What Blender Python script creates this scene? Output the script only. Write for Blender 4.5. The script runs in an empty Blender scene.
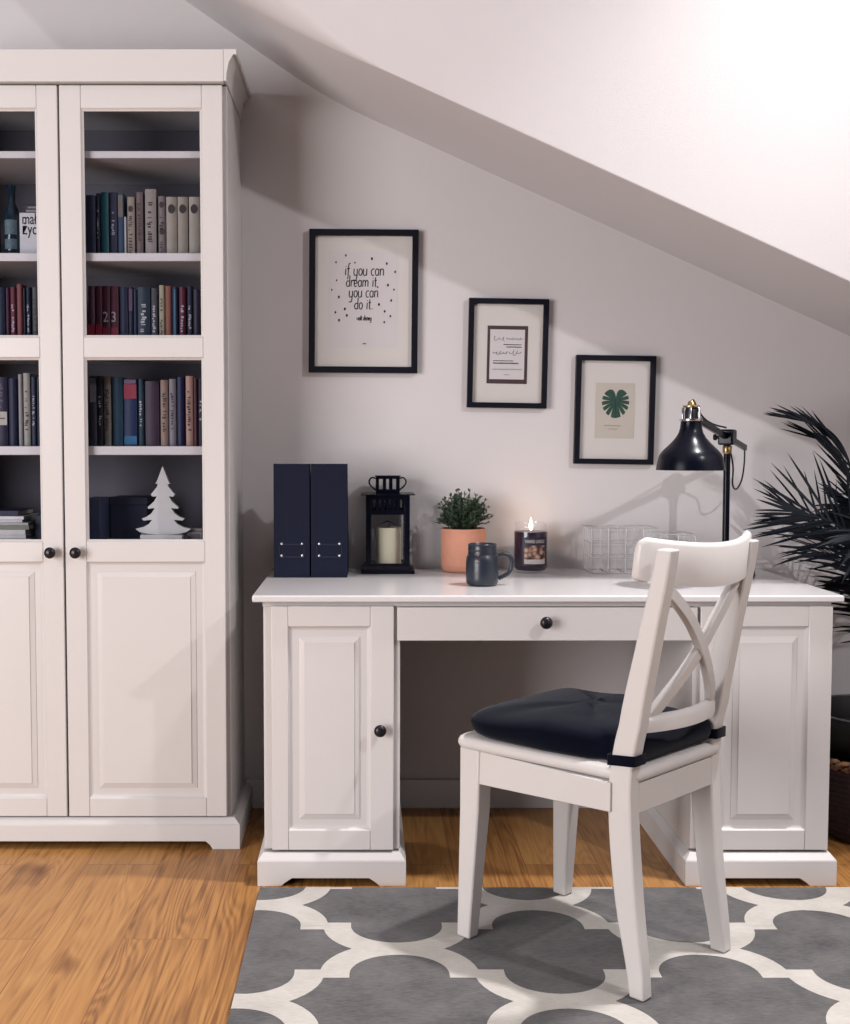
import bpy, bmesh, math, random
from mathutils import Vector, Matrix
random.seed(7)
PI = math.pi
SC = bpy.context.scene
COL = SC.collection

# ------------------------------------------------------------------ helpers
def lin(c):
    c = c / 255.0
    return c / 12.92 if c <= 0.04045 else ((c + 0.055) / 1.055) ** 2.4

def rgb(r, g, b):
    return (lin(r), lin(g), lin(b), 1.0)

def mat(name, col, rough=0.5, metal=0.0, var=0.06, scale=20.0, bump=0.0, bscale=200.0, coat=0.0, sheen=0.0, spec=0.5):
    m = bpy.data.materials.new(name)
    m.use_nodes = True
    nt = m.node_tree
    b = nt.nodes['Principled BSDF']
    b.inputs['Roughness'].default_value = rough
    b.inputs['Metallic'].default_value = metal
    b.inputs['Coat Weight'].default_value = coat
    b.inputs['Sheen Weight'].default_value = sheen
    b.inputs['Specular IOR Level'].default_value = spec
    tc = nt.nodes.new('ShaderNodeTexCoord')
    nz = nt.nodes.new('ShaderNodeTexNoise')
    nz.inputs['Scale'].default_value = scale
    nz.inputs['Detail'].default_value = 3
    nt.links.new(tc.outputs['Object'], nz.inputs['Vector'])
    mix = nt.nodes.new('ShaderNodeMix')
    mix.data_type = 'RGBA'
    mix.inputs[6].default_value = tuple(c * (1 - var) for c in col[:3]) + (1,)
    mix.inputs[7].default_value = tuple(min(1, c * (1 + var)) for c in col[:3]) + (1,)
    nt.links.new(nz.outputs['Fac'], mix.inputs[0])
    nt.links.new(mix.outputs[2], b.inputs['Base Color'])
    if bump > 0:
        n2 = nt.nodes.new('ShaderNodeTexNoise')
        n2.inputs['Scale'].default_value = bscale
        nt.links.new(tc.outputs['Object'], n2.inputs['Vector'])
        bp = nt.nodes.new('ShaderNodeBump')
        bp.inputs['Strength'].default_value = bump
        bp.inputs['Distance'].default_value = 0.002
        nt.links.new(n2.outputs['Fac'], bp.inputs['Height'])
        nt.links.new(bp.outputs['Normal'], b.inputs['Normal'])
    return m

OFF = {}

def tag(o, label=None, cat=None, group=None, kind=None):
    if label: o['label'] = label
    if cat: o['category'] = cat
    if group: o['group'] = group
    if kind: o['kind'] = kind
    return o

def empty(name, loc, label, cat, group=None, rz=0.0, ry=0.0):
    o = bpy.data.objects.new(name, None)
    o.empty_display_size = 0.1
    COL.objects.link(o)
    o.location = loc
    o.rotation_euler = (0, ry, rz)
    OFF[o] = Vector(loc) if rz == 0 and ry == 0 else Vector((0, 0, 0))
    return tag(o, label, cat, group)

class MB:
    def __init__(self):
        self.bm = bmesh.new()
        self.mi = 0

    def face(self, pts):
        vs = [self.bm.verts.new(p) for p in pts]
        try:
            f = self.bm.faces.new(vs)
            f.material_index = self.mi
        except ValueError:
            pass

    def box(self, x0, x1, y0, y1, z0, z1, rot=None):
        c = Vector(((x0 + x1) / 2, (y0 + y1) / 2, (z0 + z1) / 2))
        P = [Vector((x, y, z)) for x in (x0, x1) for y in (y0, y1) for z in (z0, z1)]
        if rot is not None:
            P = [rot @ (p - c) + c for p in P]
        self.hexa(P)
        return self

    def hexa(self, P):
        vs = [self.bm.verts.new(p) for p in P]
        for q in ((0, 1, 3, 2), (4, 6, 7, 5), (0, 4, 5, 1), (2, 3, 7, 6), (0, 2, 6, 4), (1, 5, 7, 3)):
            f = self.bm.faces.new([vs[i] for i in q])
            f.material_index = self.mi

    def prism(self, pts, axis, a0, a1):
        def mk(p, a):
            if axis == 'y': return (p[0], a, p[1])
            if axis == 'x': return (a, p[0], p[1])
            return (p[0], p[1], a)
        A = [self.bm.verts.new(mk(p, a0)) for p in pts]
        B = [self.bm.verts.new(mk(p, a1)) for p in pts]
        n = len(pts)
        fs = [self.bm.faces.new(A[::-1]), self.bm.faces.new(B)]
        for i in range(n):
            fs.append(self.bm.faces.new((A[i], A[(i + 1) % n], B[(i + 1) % n], B[i])))
        for f in fs: f.material_index = self.mi
        return self

    def rings(self, rings, closed=True, cap0=True, cap1=True):
        R = [[self.bm.verts.new(p) for p in r] for r in rings]
        n = len(R[0])
        m = n if closed else n - 1
        for a, b in zip(R[:-1], R[1:]):
            for i in range(m):
                j = (i + 1) % n
                try:
                    f = self.bm.faces.new((a[i], a[j], b[j], b[i]))
                    f.material_index = self.mi
                except ValueError:
                    pass
        if closed and cap0:
            self.bm.faces.new(R[0][::-1]).material_index = self.mi
        if closed and cap1:
            self.bm.faces.new(R[-1]).material_index = self.mi
        return self

    def lathe(self, prof, c=(0, 0, 0), n=32, axis='z', cap0=True, cap1=True):
        rings = []
        for r, h in prof:
            ring = []
            for i in range(n):
                a = 2 * PI * i / n
                x, y = r * math.cos(a), r * math.sin(a)
                if axis == 'z': p = (c[0] + x, c[1] + y, c[2] + h)
                elif axis == 'y': p = (c[0] + x, c[1] - h, c[2] + y)
                else: p = (c[0] + h, c[1] + x, c[2] + y)
                ring.append(p)
            rings.append(ring)
        return self.rings(rings, True, cap0, cap1)

    def tube(self, pts, r, n=8, closed=False, radii=None):
        pts = [Vector(p) for p in pts]
        N = len(pts)
        rings = []
        up = Vector((0, 0, 1))
        for i, p in enumerate(pts):
            a = pts[(i - 1) % N] if (closed or i > 0) else p
            b = pts[(i + 1) % N] if (closed or i < N - 1) else p
            t = (b - a)
            if t.length < 1e-9: t = Vector((0, 0, 1))
            t.normalize()
            if i == 0:
                up = Vector((0, 0, 1)) if abs(t.z) < 0.9 else Vector((1, 0, 0))
            s = t.cross(up)
            if s.length < 1e-5:
                s = t.cross(Vector((0, 1, 0)))
            s.normalize()
            u2 = s.cross(t).normalized()
            up = u2
            rr = radii[i] if radii else r
            rings.append([p + s * (rr * math.cos(2 * PI * k / n)) + u2 * (rr * math.sin(2 * PI * k / n)) for k in range(n)])
        if closed:
            rings.append(rings[0])
            return self.rings(rings, True, False, False)
        return self.rings(rings)

    def ribbon(self, pts, w, y):
        """flat stroke in an x-z plane facing -y"""
        n = len(pts)
        L, Rr = [], []
        for i in range(n):
            a = pts[max(0, i - 1)]
            b = pts[min(n - 1, i + 1)]
            dx, dz = b[0] - a[0], b[1] - a[1]
            l = math.hypot(dx, dz) or 1
            nx, nz = -dz / l * w / 2, dx / l * w / 2
            L.append((pts[i][0] + nx, y, pts[i][1] + nz))
            Rr.append((pts[i][0] - nx, y, pts[i][1] - nz))
        for i in range(n - 1):
            self.face((L[i], L[i + 1], Rr[i + 1], Rr[i]))

    def frame_ring(self, x0, x1, z0, z1, steps, cap=True):
        """nested rectangles facing -y; steps = [(inset, y)]"""
        rings = []
        for ins, y in steps:
            rings.append([(x0 + ins, y, z0 + ins), (x1 - ins, y, z0 + ins), (x1 - ins, y, z1 - ins), (x0 + ins, y, z1 - ins)])
        return self.rings(rings, True, False, cap)

    def text(self, s, size, org, right=(1, 0, 0), up=(0, 0, 1), xs=1.0, align='LEFT', bold=0.0):
        cu = bpy.data.curves.new('lettering', 'FONT')
        cu.body = s
        cu.size = size
        cu.align_x = align
        cu.resolution_u = 3
        cu.offset = bold
        o = bpy.data.objects.new('lettering', cu)
        COL.objects.link(o)
        bpy.context.view_layer.update()
        dg = bpy.context.evaluated_depsgraph_get()
        me = bpy.data.meshes.new_from_object(o.evaluated_get(dg))
        R, U, O = Vector(right), Vector(up), Vector(org)
        vs = [self.bm.verts.new(O + R * (v.co.x * xs) + U * v.co.y) for v in me.vertices]
        for p in me.polygons:
            try:
                f = self.bm.faces.new([vs[i] for i in p.vertices])
                f.material_index = self.mi
            except ValueError:
                pass
        bpy.data.objects.remove(o)
        bpy.data.curves.remove(cu)
        bpy.data.meshes.remove(me)
        return self

    def build(self, name, m, parent=None, bevel=0.0, seg=2, smooth=35, weld=False, recalc=True):
        bm = self.bm
        if weld: bmesh.ops.remove_doubles(bm, verts=bm.verts, dist=1e-5)
        if recalc: bmesh.ops.recalc_face_normals(bm, faces=bm.faces)
        root = parent
        while root is not None and root.parent is not None:
            root = root.parent
        off = OFF.get(root, Vector((0, 0, 0))) if root is not None else Vector((0, 0, 0))
        if off.length > 0:
            bmesh.ops.translate(bm, verts=bm.verts, vec=-off)
        me = bpy.data.meshes.new(name)
        bm.to_mesh(me)
        bm.free()
        for x in (m if isinstance(m, (list, tuple)) else [m]):
            me.materials.append(x)
        if smooth:
            for p in me.polygons: p.use_smooth = True
            me.set_sharp_from_angle(angle=math.radians(smooth))
        o = bpy.data.objects.new(name, me)
        COL.objects.link(o)
        if parent is not None: o.parent = parent
        if bevel > 0:
            b = o.modifiers.new('bevel', 'BEVEL')
            b.width = bevel
            b.segments = seg
            b.limit_method = 'ANGLE'
            b.angle_limit = math.radians(40)
        return o

def spline(P, n=8):
    """Catmull-Rom through P"""
    P = [Vector(p) for p in P]
    Q = [P[0] * 2 - P[1]] + P + [P[-1] * 2 - P[-2]]
    out = []
    for i in range(1, len(Q) - 2):
        a, b, c, d = Q[i - 1], Q[i], Q[i + 1], Q[i + 2]
        for k in range(n):
            t = k / n
            out.append(0.5 * ((2 * b) + (c - a) * t + (2 * a - 5 * b + 4 * c - d) * t * t + (3 * b - a - 3 * c + d) * t ** 3))
    out.append(P[-1])
    return out

# ------------------------------------------------------------------ materials
WALL = mat('wall_paint', rgb(224, 217, 217), 0.85, var=0.02, scale=6, bump=0.25, bscale=350, spec=0.2)
CEIL = mat('ceiling_paint', rgb(224, 217, 217), 0.9, var=0.02, scale=5, bump=0.25, bscale=350, spec=0.2)
WHITE = mat('white_lacquer', rgb(228, 221, 218), 0.32, var=0.02, scale=8, bump=0.04, bscale=500, spec=0.4)
TOPW = mat('glossy_white_top', rgb(232, 226, 226), 0.18, var=0.02, scale=8)
CHAIRW = mat('chair_white_paint', rgb(228, 221, 217), 0.35, var=0.03, scale=12, bump=0.05, bscale=300)
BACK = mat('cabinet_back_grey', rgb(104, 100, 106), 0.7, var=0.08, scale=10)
KNOB = mat('dark_pewter', rgb(52, 48, 52), 0.3, metal=0.7, var=0.1)
NAVY = mat('navy_black_paint', rgb(7, 10, 24), 0.25, var=0.1, spec=0.22)
NAVYM = mat('navy_black_frame', rgb(8, 10, 24), 0.45, var=0.1, spec=0.25)
CLOTH = mat('navy_cotton', rgb(4, 8, 25), 0.95, var=0.15, scale=60, bump=0.35, bscale=900, sheen=0.1, spec=0.1)
FILEC = mat('navy_card', rgb(11, 16, 40), 0.7, var=0.1, scale=30, bump=0.1, bscale=600, spec=0.25)
CHROME = mat('bright_steel', rgb(205, 205, 210), 0.2, metal=1.0, var=0.03)
BRASS = mat('aged_brass', rgb(176, 150, 110), 0.3, metal=1.0, var=0.1)
WAX = mat('cream_wax', rgb(226, 218, 190), 0.5, var=0.03)
DWAX = mat('dark_plum_wax', rgb(38, 26, 44), 0.3, var=0.15)
TERRA = mat('peach_terracotta', rgb(216, 150, 124), 0.75, var=0.08, scale=40, bump=0.15)
LEAF = mat('boxwood_leaf', rgb(74, 92, 72), 0.5, var=0.6, scale=90)
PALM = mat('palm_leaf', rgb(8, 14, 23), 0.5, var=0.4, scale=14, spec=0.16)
STEM = mat('plant_stem', rgb(48, 58, 42), 0.6, var=0.2)
SOIL = mat('soil', rgb(40, 30, 28), 0.95, var=0.5, scale=90, bump=0.8, bscale=120)
MUGC = mat('slate_blue_glaze', rgb(36, 42, 54), 0.32, var=0.12, scale=25, coat=0.15)
WIRE = mat('pale_wire', rgb(196, 192, 196), 0.4, metal=0.2, var=0.03)
PAPER = mat('print_paper', rgb(222, 214, 214), 0.8, var=0.02)
MATB = mat('passepartout_card', rgb(226, 218, 212), 0.85, var=0.02)
INK = mat('black_ink', rgb(24, 22, 30), 0.8, var=0.1)
INKG = mat('grey_ink', rgb(110, 104, 110), 0.8, var=0.1)
BROWNC = mat('brown_card', rgb(78, 58, 60), 0.8, var=0.1)
PAGES = mat('book_pages', rgb(206, 198, 184), 0.9, var=0.06, scale=120)
WOODW = mat('white_painted_wood', rgb(232, 228, 222), 0.6, var=0.03)
BLACKP = mat('black_plastic', rgb(16, 16, 24), 0.4, var=0.1)

def glass_mat(name, tint, refl=0.9):
    m = bpy.data.materials.new(name)
    m.use_nodes = True
    nt = m.node_tree
    nt.nodes.remove(nt.nodes['Principled BSDF'])
    out = nt.nodes['Material Output']
    tr = nt.nodes.new('ShaderNodeBsdfTransparent')
    tr.inputs[0].default_value = tint
    gl = nt.nodes.new('ShaderNodeBsdfGlossy')
    gl.inputs['Roughness'].default_value = 0.02
    gl.inputs['Color'].default_value = (refl, refl, refl, 1)
    fr = nt.nodes.new('ShaderNodeFresnel')
    fr.inputs['IOR'].default_value = 1.45
    mx = nt.nodes.new('ShaderNodeMixShader')
    ge = nt.nodes.new('ShaderNodeNewGeometry')
    iv = nt.nodes.new('ShaderNodeMath'); iv.operation = 'SUBTRACT'; iv.inputs[0].default_value = 1.0
    nt.links.new(ge.outputs['Backfacing'], iv.inputs[1])
    fm = nt.nodes.new('ShaderNodeMath'); fm.operation = 'MULTIPLY'
    nt.links.new(fr.outputs[0], fm.inputs[0]); nt.links.new(iv.outputs[0], fm.inputs[1])
    nt.links.new(fm.outputs[0], mx.inputs[0])
    nt.links.new(tr.outputs[0], mx.inputs[1])
    nt.links.new(gl.outputs[0], mx.inputs[2])
    nt.links.new(mx.outputs[0], out.inputs['Surface'])
    return m

PANE = glass_mat('cabinet_glass', (0.93, 0.935, 0.96, 1))
CLEAR = glass_mat('clear_glass', (0.985, 0.985, 0.99, 1))

def floor_mat():
    m = bpy.data.materials.new('oak_planks')
    m.use_nodes = True
    nt = m.node_tree
    N, L = nt.nodes, nt.links
    b = N['Principled BSDF']
    tc = N.new('ShaderNodeTexCoord')
    mp = N.new('ShaderNodeMapping')
    mp.inputs['Rotation'].default_value = (0, 0, PI / 2)
    mp.inputs['Location'].default_value = (0.31, 0.07, 0)
    L.new(tc.outputs['Object'], mp.inputs[0])
    br = N.new('ShaderNodeTexBrick')
    br.inputs['Scale'].default_value = 1.0
    br.inputs['Brick Width'].default_value = 1.28
    br.inputs['Row Height'].default_value = 0.192
    br.inputs['Mortar Size'].default_value = 0.0012
    br.inputs['Mortar Smooth'].default_value = 0.2
    br.inputs['Color1'].default_value = (0, 0, 0, 1)
    br.inputs['Color2'].default_value = (1, 1, 1, 1)
    br.inputs['Mortar'].default_value = (0.5, 0.5, 0.5, 1)
    br.offset = 0.37
    L.new(mp.outputs[0], br.inputs['Vector'])
    # each plank gets its own piece of grain
    off = N.new('ShaderNodeVectorMath'); off.operation = 'MULTIPLY_ADD'
    L.new(br.outputs['Color'], off.inputs[0])
    off.inputs[1].default_value = (7.3, 3.1, 5.7)
    L.new(tc.outputs['Object'], off.inputs[2])
    st = N.new('ShaderNodeMapping')
    st.inputs['Scale'].default_value = (6.5, 0.6, 1)
    L.new(off.outputs[0], st.inputs[0])
    n1 = N.new('ShaderNodeTexNoise'); n1.inputs['Scale'].default_value = 1.5; n1.inputs['Detail'].default_value = 1.2
    n1.inputs['Distortion'].default_value = 0.5
    L.new(st.outputs[0], n1.inputs['Vector'])
    # contour lines of a stretched noise read as cathedral grain
    ml = N.new('ShaderNodeMath'); ml.operation = 'MULTIPLY'; ml.inputs[1].default_value = 130
    L.new(n1.outputs['Fac'], ml.inputs[0])
    sn = N.new('ShaderNodeMath'); sn.operation = 'SINE'
    L.new(ml.outputs[0], sn.inputs[0])
    st2 = N.new('ShaderNodeMapping'); st2.inputs['Scale'].default_value = (130, 5, 1)
    L.new(off.outputs[0], st2.inputs[0])
    n2 = N.new('ShaderNodeTexNoise'); n2.inputs['Scale'].default_value = 1.0; n2.inputs['Detail'].default_value = 4
    L.new(st2.outputs[0], n2.inputs['Vector'])
    # knots
    st3 = N.new('ShaderNodeMapping'); st3.inputs['Scale'].default_value = (4.2, 1.7, 1)
    L.new(off.outputs[0], st3.inputs[0])
    vo = N.new('ShaderNodeTexNoise'); vo.inputs['Scale'].default_value = 1.7; vo.inputs['Detail'].default_value = 2
    L.new(st3.outputs[0], vo.inputs['Vector'])
    kn = N.new('ShaderNodeMapRange'); kn.inputs[1].default_value = 0.70; kn.inputs[2].default_value = 0.80
    L.new(vo.outputs['Fac'], kn.inputs[0])
    s1 = N.new('ShaderNodeMath'); s1.operation = 'MULTIPLY_ADD'; s1.inputs[1].default_value = 0.075; s1.inputs[2].default_value = 0.0
    L.new(sn.outputs[0], s1.inputs[0])
    s2 = N.new('ShaderNodeMath'); s2.operation = 'MULTIPLY_ADD'; s2.inputs[1].default_value = 0.75
    L.new(n2.outputs['Fac'], s2.inputs[0]); L.new(s1.outputs[0], s2.inputs[2])
    s3 = N.new('ShaderNodeMath'); s3.operation = 'MULTIPLY_ADD'; s3.inputs[1].default_value = 0.26
    L.new(br.outputs['Color'], s3.inputs[0]); L.new(s2.outputs[0], s3.inputs[2])
    cr = N.new('ShaderNodeValToRGB')
    e = cr.color_ramp.elements
    e[0].position = 0.22; e[0].color = rgb(136, 88, 46)
    e[1].position = 0.85; e[1].color = rgb(214, 158, 94)
    x = e.new(0.50); x.color = rgb(192, 134, 74)
    L.new(s3.outputs[0], cr.inputs[0])
    mk = N.new('ShaderNodeMix'); mk.data_type = 'RGBA'; mk.blend_type = 'MULTIPLY'
    mk.inputs[7].default_value = (0.38, 0.27, 0.2, 1)
    L.new(kn.outputs[0], mk.inputs[0]); L.new(cr.outputs[0], mk.inputs[6])
    mj = N.new('ShaderNodeMix'); mj.data_type = 'RGBA'; mj.blend_type = 'MULTIPLY'
    mj.inputs[7].default_value = (0.55, 0.45, 0.4, 1)
    L.new(br.outputs['Fac'], mj.inputs[0]); L.new(mk.outputs[2], mj.inputs[6])
    L.new(mj.outputs[2], b.inputs['Base Color'])
    b.inputs['Roughness'].default_value = 0.42
    bp = N.new('ShaderNodeBump'); bp.inputs['Strength'].default_value = 0.12; bp.inputs['Distance'].default_value = 0.002
    L.new(s2.outputs[0], bp.inputs['Height']); L.new(bp.outputs[0], b.inputs['Normal'])
    return m

def rug_mat(name, c0, c1):
    m = bpy.data.materials.new(name)
    m.use_nodes = True
    nt = m.node_tree
    N, L = nt.nodes, nt.links
    b = N['Principled BSDF']
    b.inputs['Roughness'].default_value = 1.0
    b.inputs['Specular IOR Level'].default_value = 0.1
    b.inputs['Sheen Weight'].default_value = 0.2
    tc = N.new('ShaderNodeTexCoord')
    n1 = N.new('ShaderNodeTexNoise'); n1.inputs['Scale'].default_value = 9; n1.inputs['Detail'].default_value = 5
    n1.inputs['Roughness'].default_value = 0.65
    L.new(tc.outputs['Object'], n1.inputs['Vector'])
    st = N.new('ShaderNodeMapping'); st.inputs['Scale'].default_value = (60, 420, 60)
    L.new(tc.outputs['Object'], st.inputs[0])
    n2 = N.new('ShaderNodeTexNoise'); n2.inputs['Scale'].default_value = 1; n2.inputs['Detail'].default_value = 3
    L.new(st.outputs[0], n2.inputs['Vector'])
    a = N.new('ShaderNodeMath'); a.operation = 'MULTIPLY_ADD'; a.inputs[1].default_value = 0.6; a.inputs[2].default_value = -0.05
    L.new(n1.outputs['Fac'], a.inputs[0])
    a2 = N.new('ShaderNodeMath'); a2.operation = 'MULTIPLY_ADD'; a2.inputs[1].default_value = 0.5
    L.new(n2.outputs['Fac'], a2.inputs[0]); L.new(a.outputs[0], a2.inputs[2])
    cr = N.new('ShaderNodeValToRGB')
    cr.color_ramp.elements[0].position = 0.32; cr.color_ramp.elements[0].color = c0
    cr.color_ramp.elements[1].position = 0.68; cr.color_ramp.elements[1].color = c1
    L.new(a2.outputs[0], cr.inputs[0])
    L.new(cr.outputs[0], b.inputs['Base Color'])
    bp = N.new('ShaderNodeBump'); bp.inputs['Strength'].default_value = 0.5; bp.inputs['Distance'].default_value = 0.004
    L.new(a2.outputs[0], bp.inputs['Height']); L.new(bp.outputs[0], b.inputs['Normal'])
    return m

def wicker_mat():
    m = bpy.data.materials.new('woven_wicker')
    m.use_nodes = True
    nt = m.node_tree
    N, L = nt.nodes, nt.links
    b = N['Principled BSDF']
    b.inputs['Roughness'].default_value = 0.7
    tc = N.new('ShaderNodeTexCoord')
    n1 = N.new('ShaderNodeTexNoise'); n1.inputs['Scale'].default_value = 70
    L.new(tc.outputs['Object'], n1.inputs['Vector'])
    cr = N.new('ShaderNodeValToRGB')
    cr.color_ramp.elements[0].color = rgb(84, 54, 40)
    cr.color_ramp.elements[1].color = rgb(166, 118, 82)
    cr.color_ramp.elements[0].position = 0.35
    cr.color_ramp.elements[1].position = 0.65
    L.new(n1.outputs['Fac'], cr.inputs[0]); L.new(cr.outputs[0], b.inputs['Base Color'])
    return m
WICKER = wicker_mat()

# ------------------------------------------------------------------ the room
def struct(mb, name, m, label, cat, bevel=0.0, smooth=0):
    o = mb.build(name, m, None, bevel=bevel, smooth=smooth)
    return tag(o, label, cat, kind='structure')

XL, XR, YF, ZC = -2.6, 3.5, -5.4, 3.5
mb = MB(); mb.box(XL, XR, YF, 0.15, -0.08, 0.0)
struct(mb, 'floor', floor_mat(), 'warm oak plank floor running toward the back wall', 'floor')
mb = MB(); mb.box(XL, XR, 0.0, 0.12, 0.0, ZC)
struct(mb, 'wall_back', WALL, 'white painted back wall behind the desk and pictures', 'wall')
mb = MB(); mb.box(XR, XR + 0.12, YF, 0.12, 0.0, ZC)
struct(mb, 'wall_right', WALL, 'white side wall out of view on the right', 'wall')

# sloping soffit with the plastered bulkhead face in front of it
def slope(x):
    d = 0.16 - x
    e = 0.25
    k = max(0.0, d + e / 2)
    extra = (k * k / (2 * e) if k < e else k - e / 2) * 0.24
    return 2.131 - 0.4455 * (x - 0.134) + extra
mb = MB()
D = 0.5
rows = []
xs = [-2.6, -1.6, -1.0, -0.7, -0.5, -0.4, -0.3, -0.2, -0.1, 0.0, 0.08, 0.16, 0.24, 0.32, 0.4, 0.6, 0.9, 1.4, 2.0, 2.8, 3.5]
for x in xs:
    t = min(1, max(0, (0.34 - x) / 0.8))
    t = t * t * (3 - 2 * t)
    r = 0.004 + 0.30 * t
    z0 = min(slope(x), 2.75)
    row = [(x, 0.0, z0)]
    for k in range(13):
        a = (PI / 2) * k / 12
        row.append((x, -(D - r) - r * math.sin(a), z0 + r - r * math.cos(a)))
    row.append((x, -D, ZC))
    row.append((x, 0.0, ZC))
    rows.append(row)
mb.rings(rows)
struct(mb, 'ceiling_slope', CEIL, 'sloping white ceiling dropping to the right above the pictures', 'ceiling', smooth=30)
mb = MB(); mb.box(XL, XR, YF, -D, ZC, ZC + 0.1)
struct(mb, 'ceiling', CEIL, 'white flat ceiling above the room', 'ceiling')

mb = MB()
mb.box(-0.085, 1.44, -0.014, 0.0, 0.0, 0.088)
mb.box(1.44, XR, -0.014, 0.0, 0.0, 0.088)
struct(mb, 'baseboard_back', WHITE, 'white baseboard along the foot of the back wall', 'baseboard', bevel=0.003)

# ------------------------------------------------------------------ rug
RX0, RX1, RY0, RY1 = 0.020, 2.15, -2.0, -0.69
mb = MB()
mb.box(RX0, RX1, RY0, RY1, 0.0, 0.012)
mb.mi = 1
ax, ay = 0.64, 0.488
hw = 0.031
zi = [0]
def zz():
    zi[0] = (zi[0] + 1) % 11
    return 0.0122 + zi[0] * 0.00006
def band(pts, z):
    n = len(pts)
    Lp, Rp = [], []
    for i in range(n):
        a = pts[max(0, i - 1)]; b = pts[min(n - 1, i + 1)]
        t = Vector((b[0] - a[0], b[1] - a[1], 0)).normalized()
        if i == n - 1: t = Vector((0, -1, 0))
        if i == 0: t = Vector((1 if b[0] > a[0] else -1, 0, 0))
        nrm = Vector((-t.y, t.x, 0)) * hw
        c = Vector((pts[i][0], pts[i][1], z))
        Lp.append(c + nrm); Rp.append(c - nrm)
    for i in range(n - 1):
        q = (Lp[i], Lp[i + 1], Rp[i + 1], Rp[i])
        nz = (q[1] - q[0]).cross(q[2] - q[0]).z
        mb.face(q if nz > 0 else q[::-1])
A, B = 0.134, ay / 4
def half_ogee(nx, ny, sx, sy, z):
    """quarter arc leaving a node sideways and turning toward the next row"""
    pts = [(nx + sx * A * math.sin(PI / 2 * k / 12), ny + sy * (B - 0.0 - B * math.cos(PI / 2 * k / 12))) for k in range(13)]
    n = len(pts)
    Lp, Rp = [], []
    for i in range(n):
        a = PI / 2 * i / 12
        t = Vector((sx * A * math.cos(a), sy * B * math.sin(a), 0)).normalized()
        nrm = Vector((-t.y, t.x, 0)) * hw
        c = Vector((pts[i][0], pts[i][1], z))
        Lp.append(c + nrm); Rp.append(c - nrm)
    for i in range(n - 1):
        q = (Lp[i], Lp[i + 1], Rp[i + 1], Rp[i])
        nz = (q[1] - q[0]).cross(q[2] - q[0]).z
        mb.face(q if nz > 0 else q[::-1])
for i in range(-2, 5):
    for j in range(-2, 5):
        for half in (0, 1):
            nx = 0.03 + ax * i + half * ax / 2
            ny = -0.805 - ay * j - half * ay / 2
            for sx in (-1, 1):
                for sy in (-1, 1):
                    half_ogee(nx, ny, sx, sy, zz())
                # the small square step half way
                x0 = nx + sx * (A - hw); x1 = nx + sx * (ax / 2 - A + hw)
                xa, xb = min(x0, x1), max(x0, x1)
                yc = ny - B
                z = zz()
                mb.face([Vector(v) for v in ((xa, yc - 0.019, z), (xb, yc - 0.019, z), (xb, yc + 0.019, z), (xa, yc + 0.019, z))])
bm = mb.bm
def clip(co, no):
    geom = bm.verts[:] + bm.edges[:] + bm.faces[:]
    bmesh.ops.bisect_plane(bm, geom=geom, plane_co=co, plane_no=no, clear_outer=True)
for co, no in (((RX0 - 1e-4, 0, 0), (-1, 0, 0)), ((RX1 + 1e-4, 0, 0), (1, 0, 0)), ((0, RY0 - 1e-4, 0), (0, -1, 0)), ((0, RY1 + 1e-4, 0), (0, 1, 0))):
    clip(co, no)
o = mb.build('rug', [rug_mat('grey_pile', rgb(76, 73, 74), rgb(122, 117, 116)), rug_mat('cream_pile', rgb(196, 188, 178), rgb(224, 216, 208))], None, smooth=0, recalc=False)
tag(o, 'grey rug with a cream trellis pattern lying under the chair', 'rug')

# ------------------------------------------------------------------ shared joinery
def knob(parent, x, y, z, name='knob'):
    m = MB()
    m.lathe([(0.0001, 0.0), (0.006, 0.0), (0.006, 0.012), (0.010, 0.014), (0.0145, 0.019), (0.0155, 0.024), (0.0135, 0.029), (0.008, 0.032), (0.0001, 0.033)],
            c=(x, y, z), n=24, axis='y', cap0=False, cap1=False)
    return m.build(name, KNOB, parent, smooth=50)

def raised_panel(parent, x0, x1, z0, z1, yf, name='raised_panel'):
    m = MB()
    m.frame_ring(x0, x1, z0, z1, [(-0.001, yf + 0.001), (0.004, yf + 0.007), (0.009, yf + 0.009), (0.026, yf + 0.009), (0.0265, yf + 0.0075), (0.040, yf + 0.003), (0.0405, yf + 0.001)])
    # give the panel a back
    m.frame_ring(x0 - 0.001, x1 + 0.001, z0 - 0.001, z1 + 0.001, [(0, yf + 0.001), (0, yf + 0.016), (0.02, yf + 0.016)])
    return m.build(name, WHITE, parent, smooth=20)

# ------------------------------------------------------------------ glass-door cabinet
cab = empty('glass_cabinet', (-0.531, -0.19, 0), 'tall white cabinet with glass upper doors full of books, left of the desk', 'cabinet')
CX0, CX1 = -0.974, -0.088
m = MB()
m.box(CX1 - 0.02, CX1, -0.35, 0.0, 0.085, 2.05)
m.box(CX0, CX0 + 0.02, -0.35, 0.0, 0.085, 2.05)
m.build('side_panel', WHITE, cab, bevel=0.002)
m = MB()
m.box(CX0 + 0.02, CX1 - 0.02, -0.35, -0.02, 2.02, 2.05)
m.build('top_panel', WHITE, cab, bevel=0.001)
m = MB()
m.box(CX0 + 0.02, CX1 - 0.02, -0.35, -0.02, 0.085, 0.105)
m.build('bottom_panel', WHITE, cab, bevel=0.001)
m = MB()
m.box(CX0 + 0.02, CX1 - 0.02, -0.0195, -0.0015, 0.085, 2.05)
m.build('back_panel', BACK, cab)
SH = {}
for i, (a, b, full) in enumerate([(1.864, 1.883, 1), (1.592, 1.614, 1), (1.338, 1.358, 1), (1.073, 1.097, 1), (0.812, 0.834, 1), (0.46, 0.48, 1)]):
    m = MB()
    m.box(CX0 + 0.0205, CX1 - 0.0205, -0.342, -0.02, a, b)
    s_ = m.build('shelf', WHITE, cab, bevel=0.002)
    SH[i] = b
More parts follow.
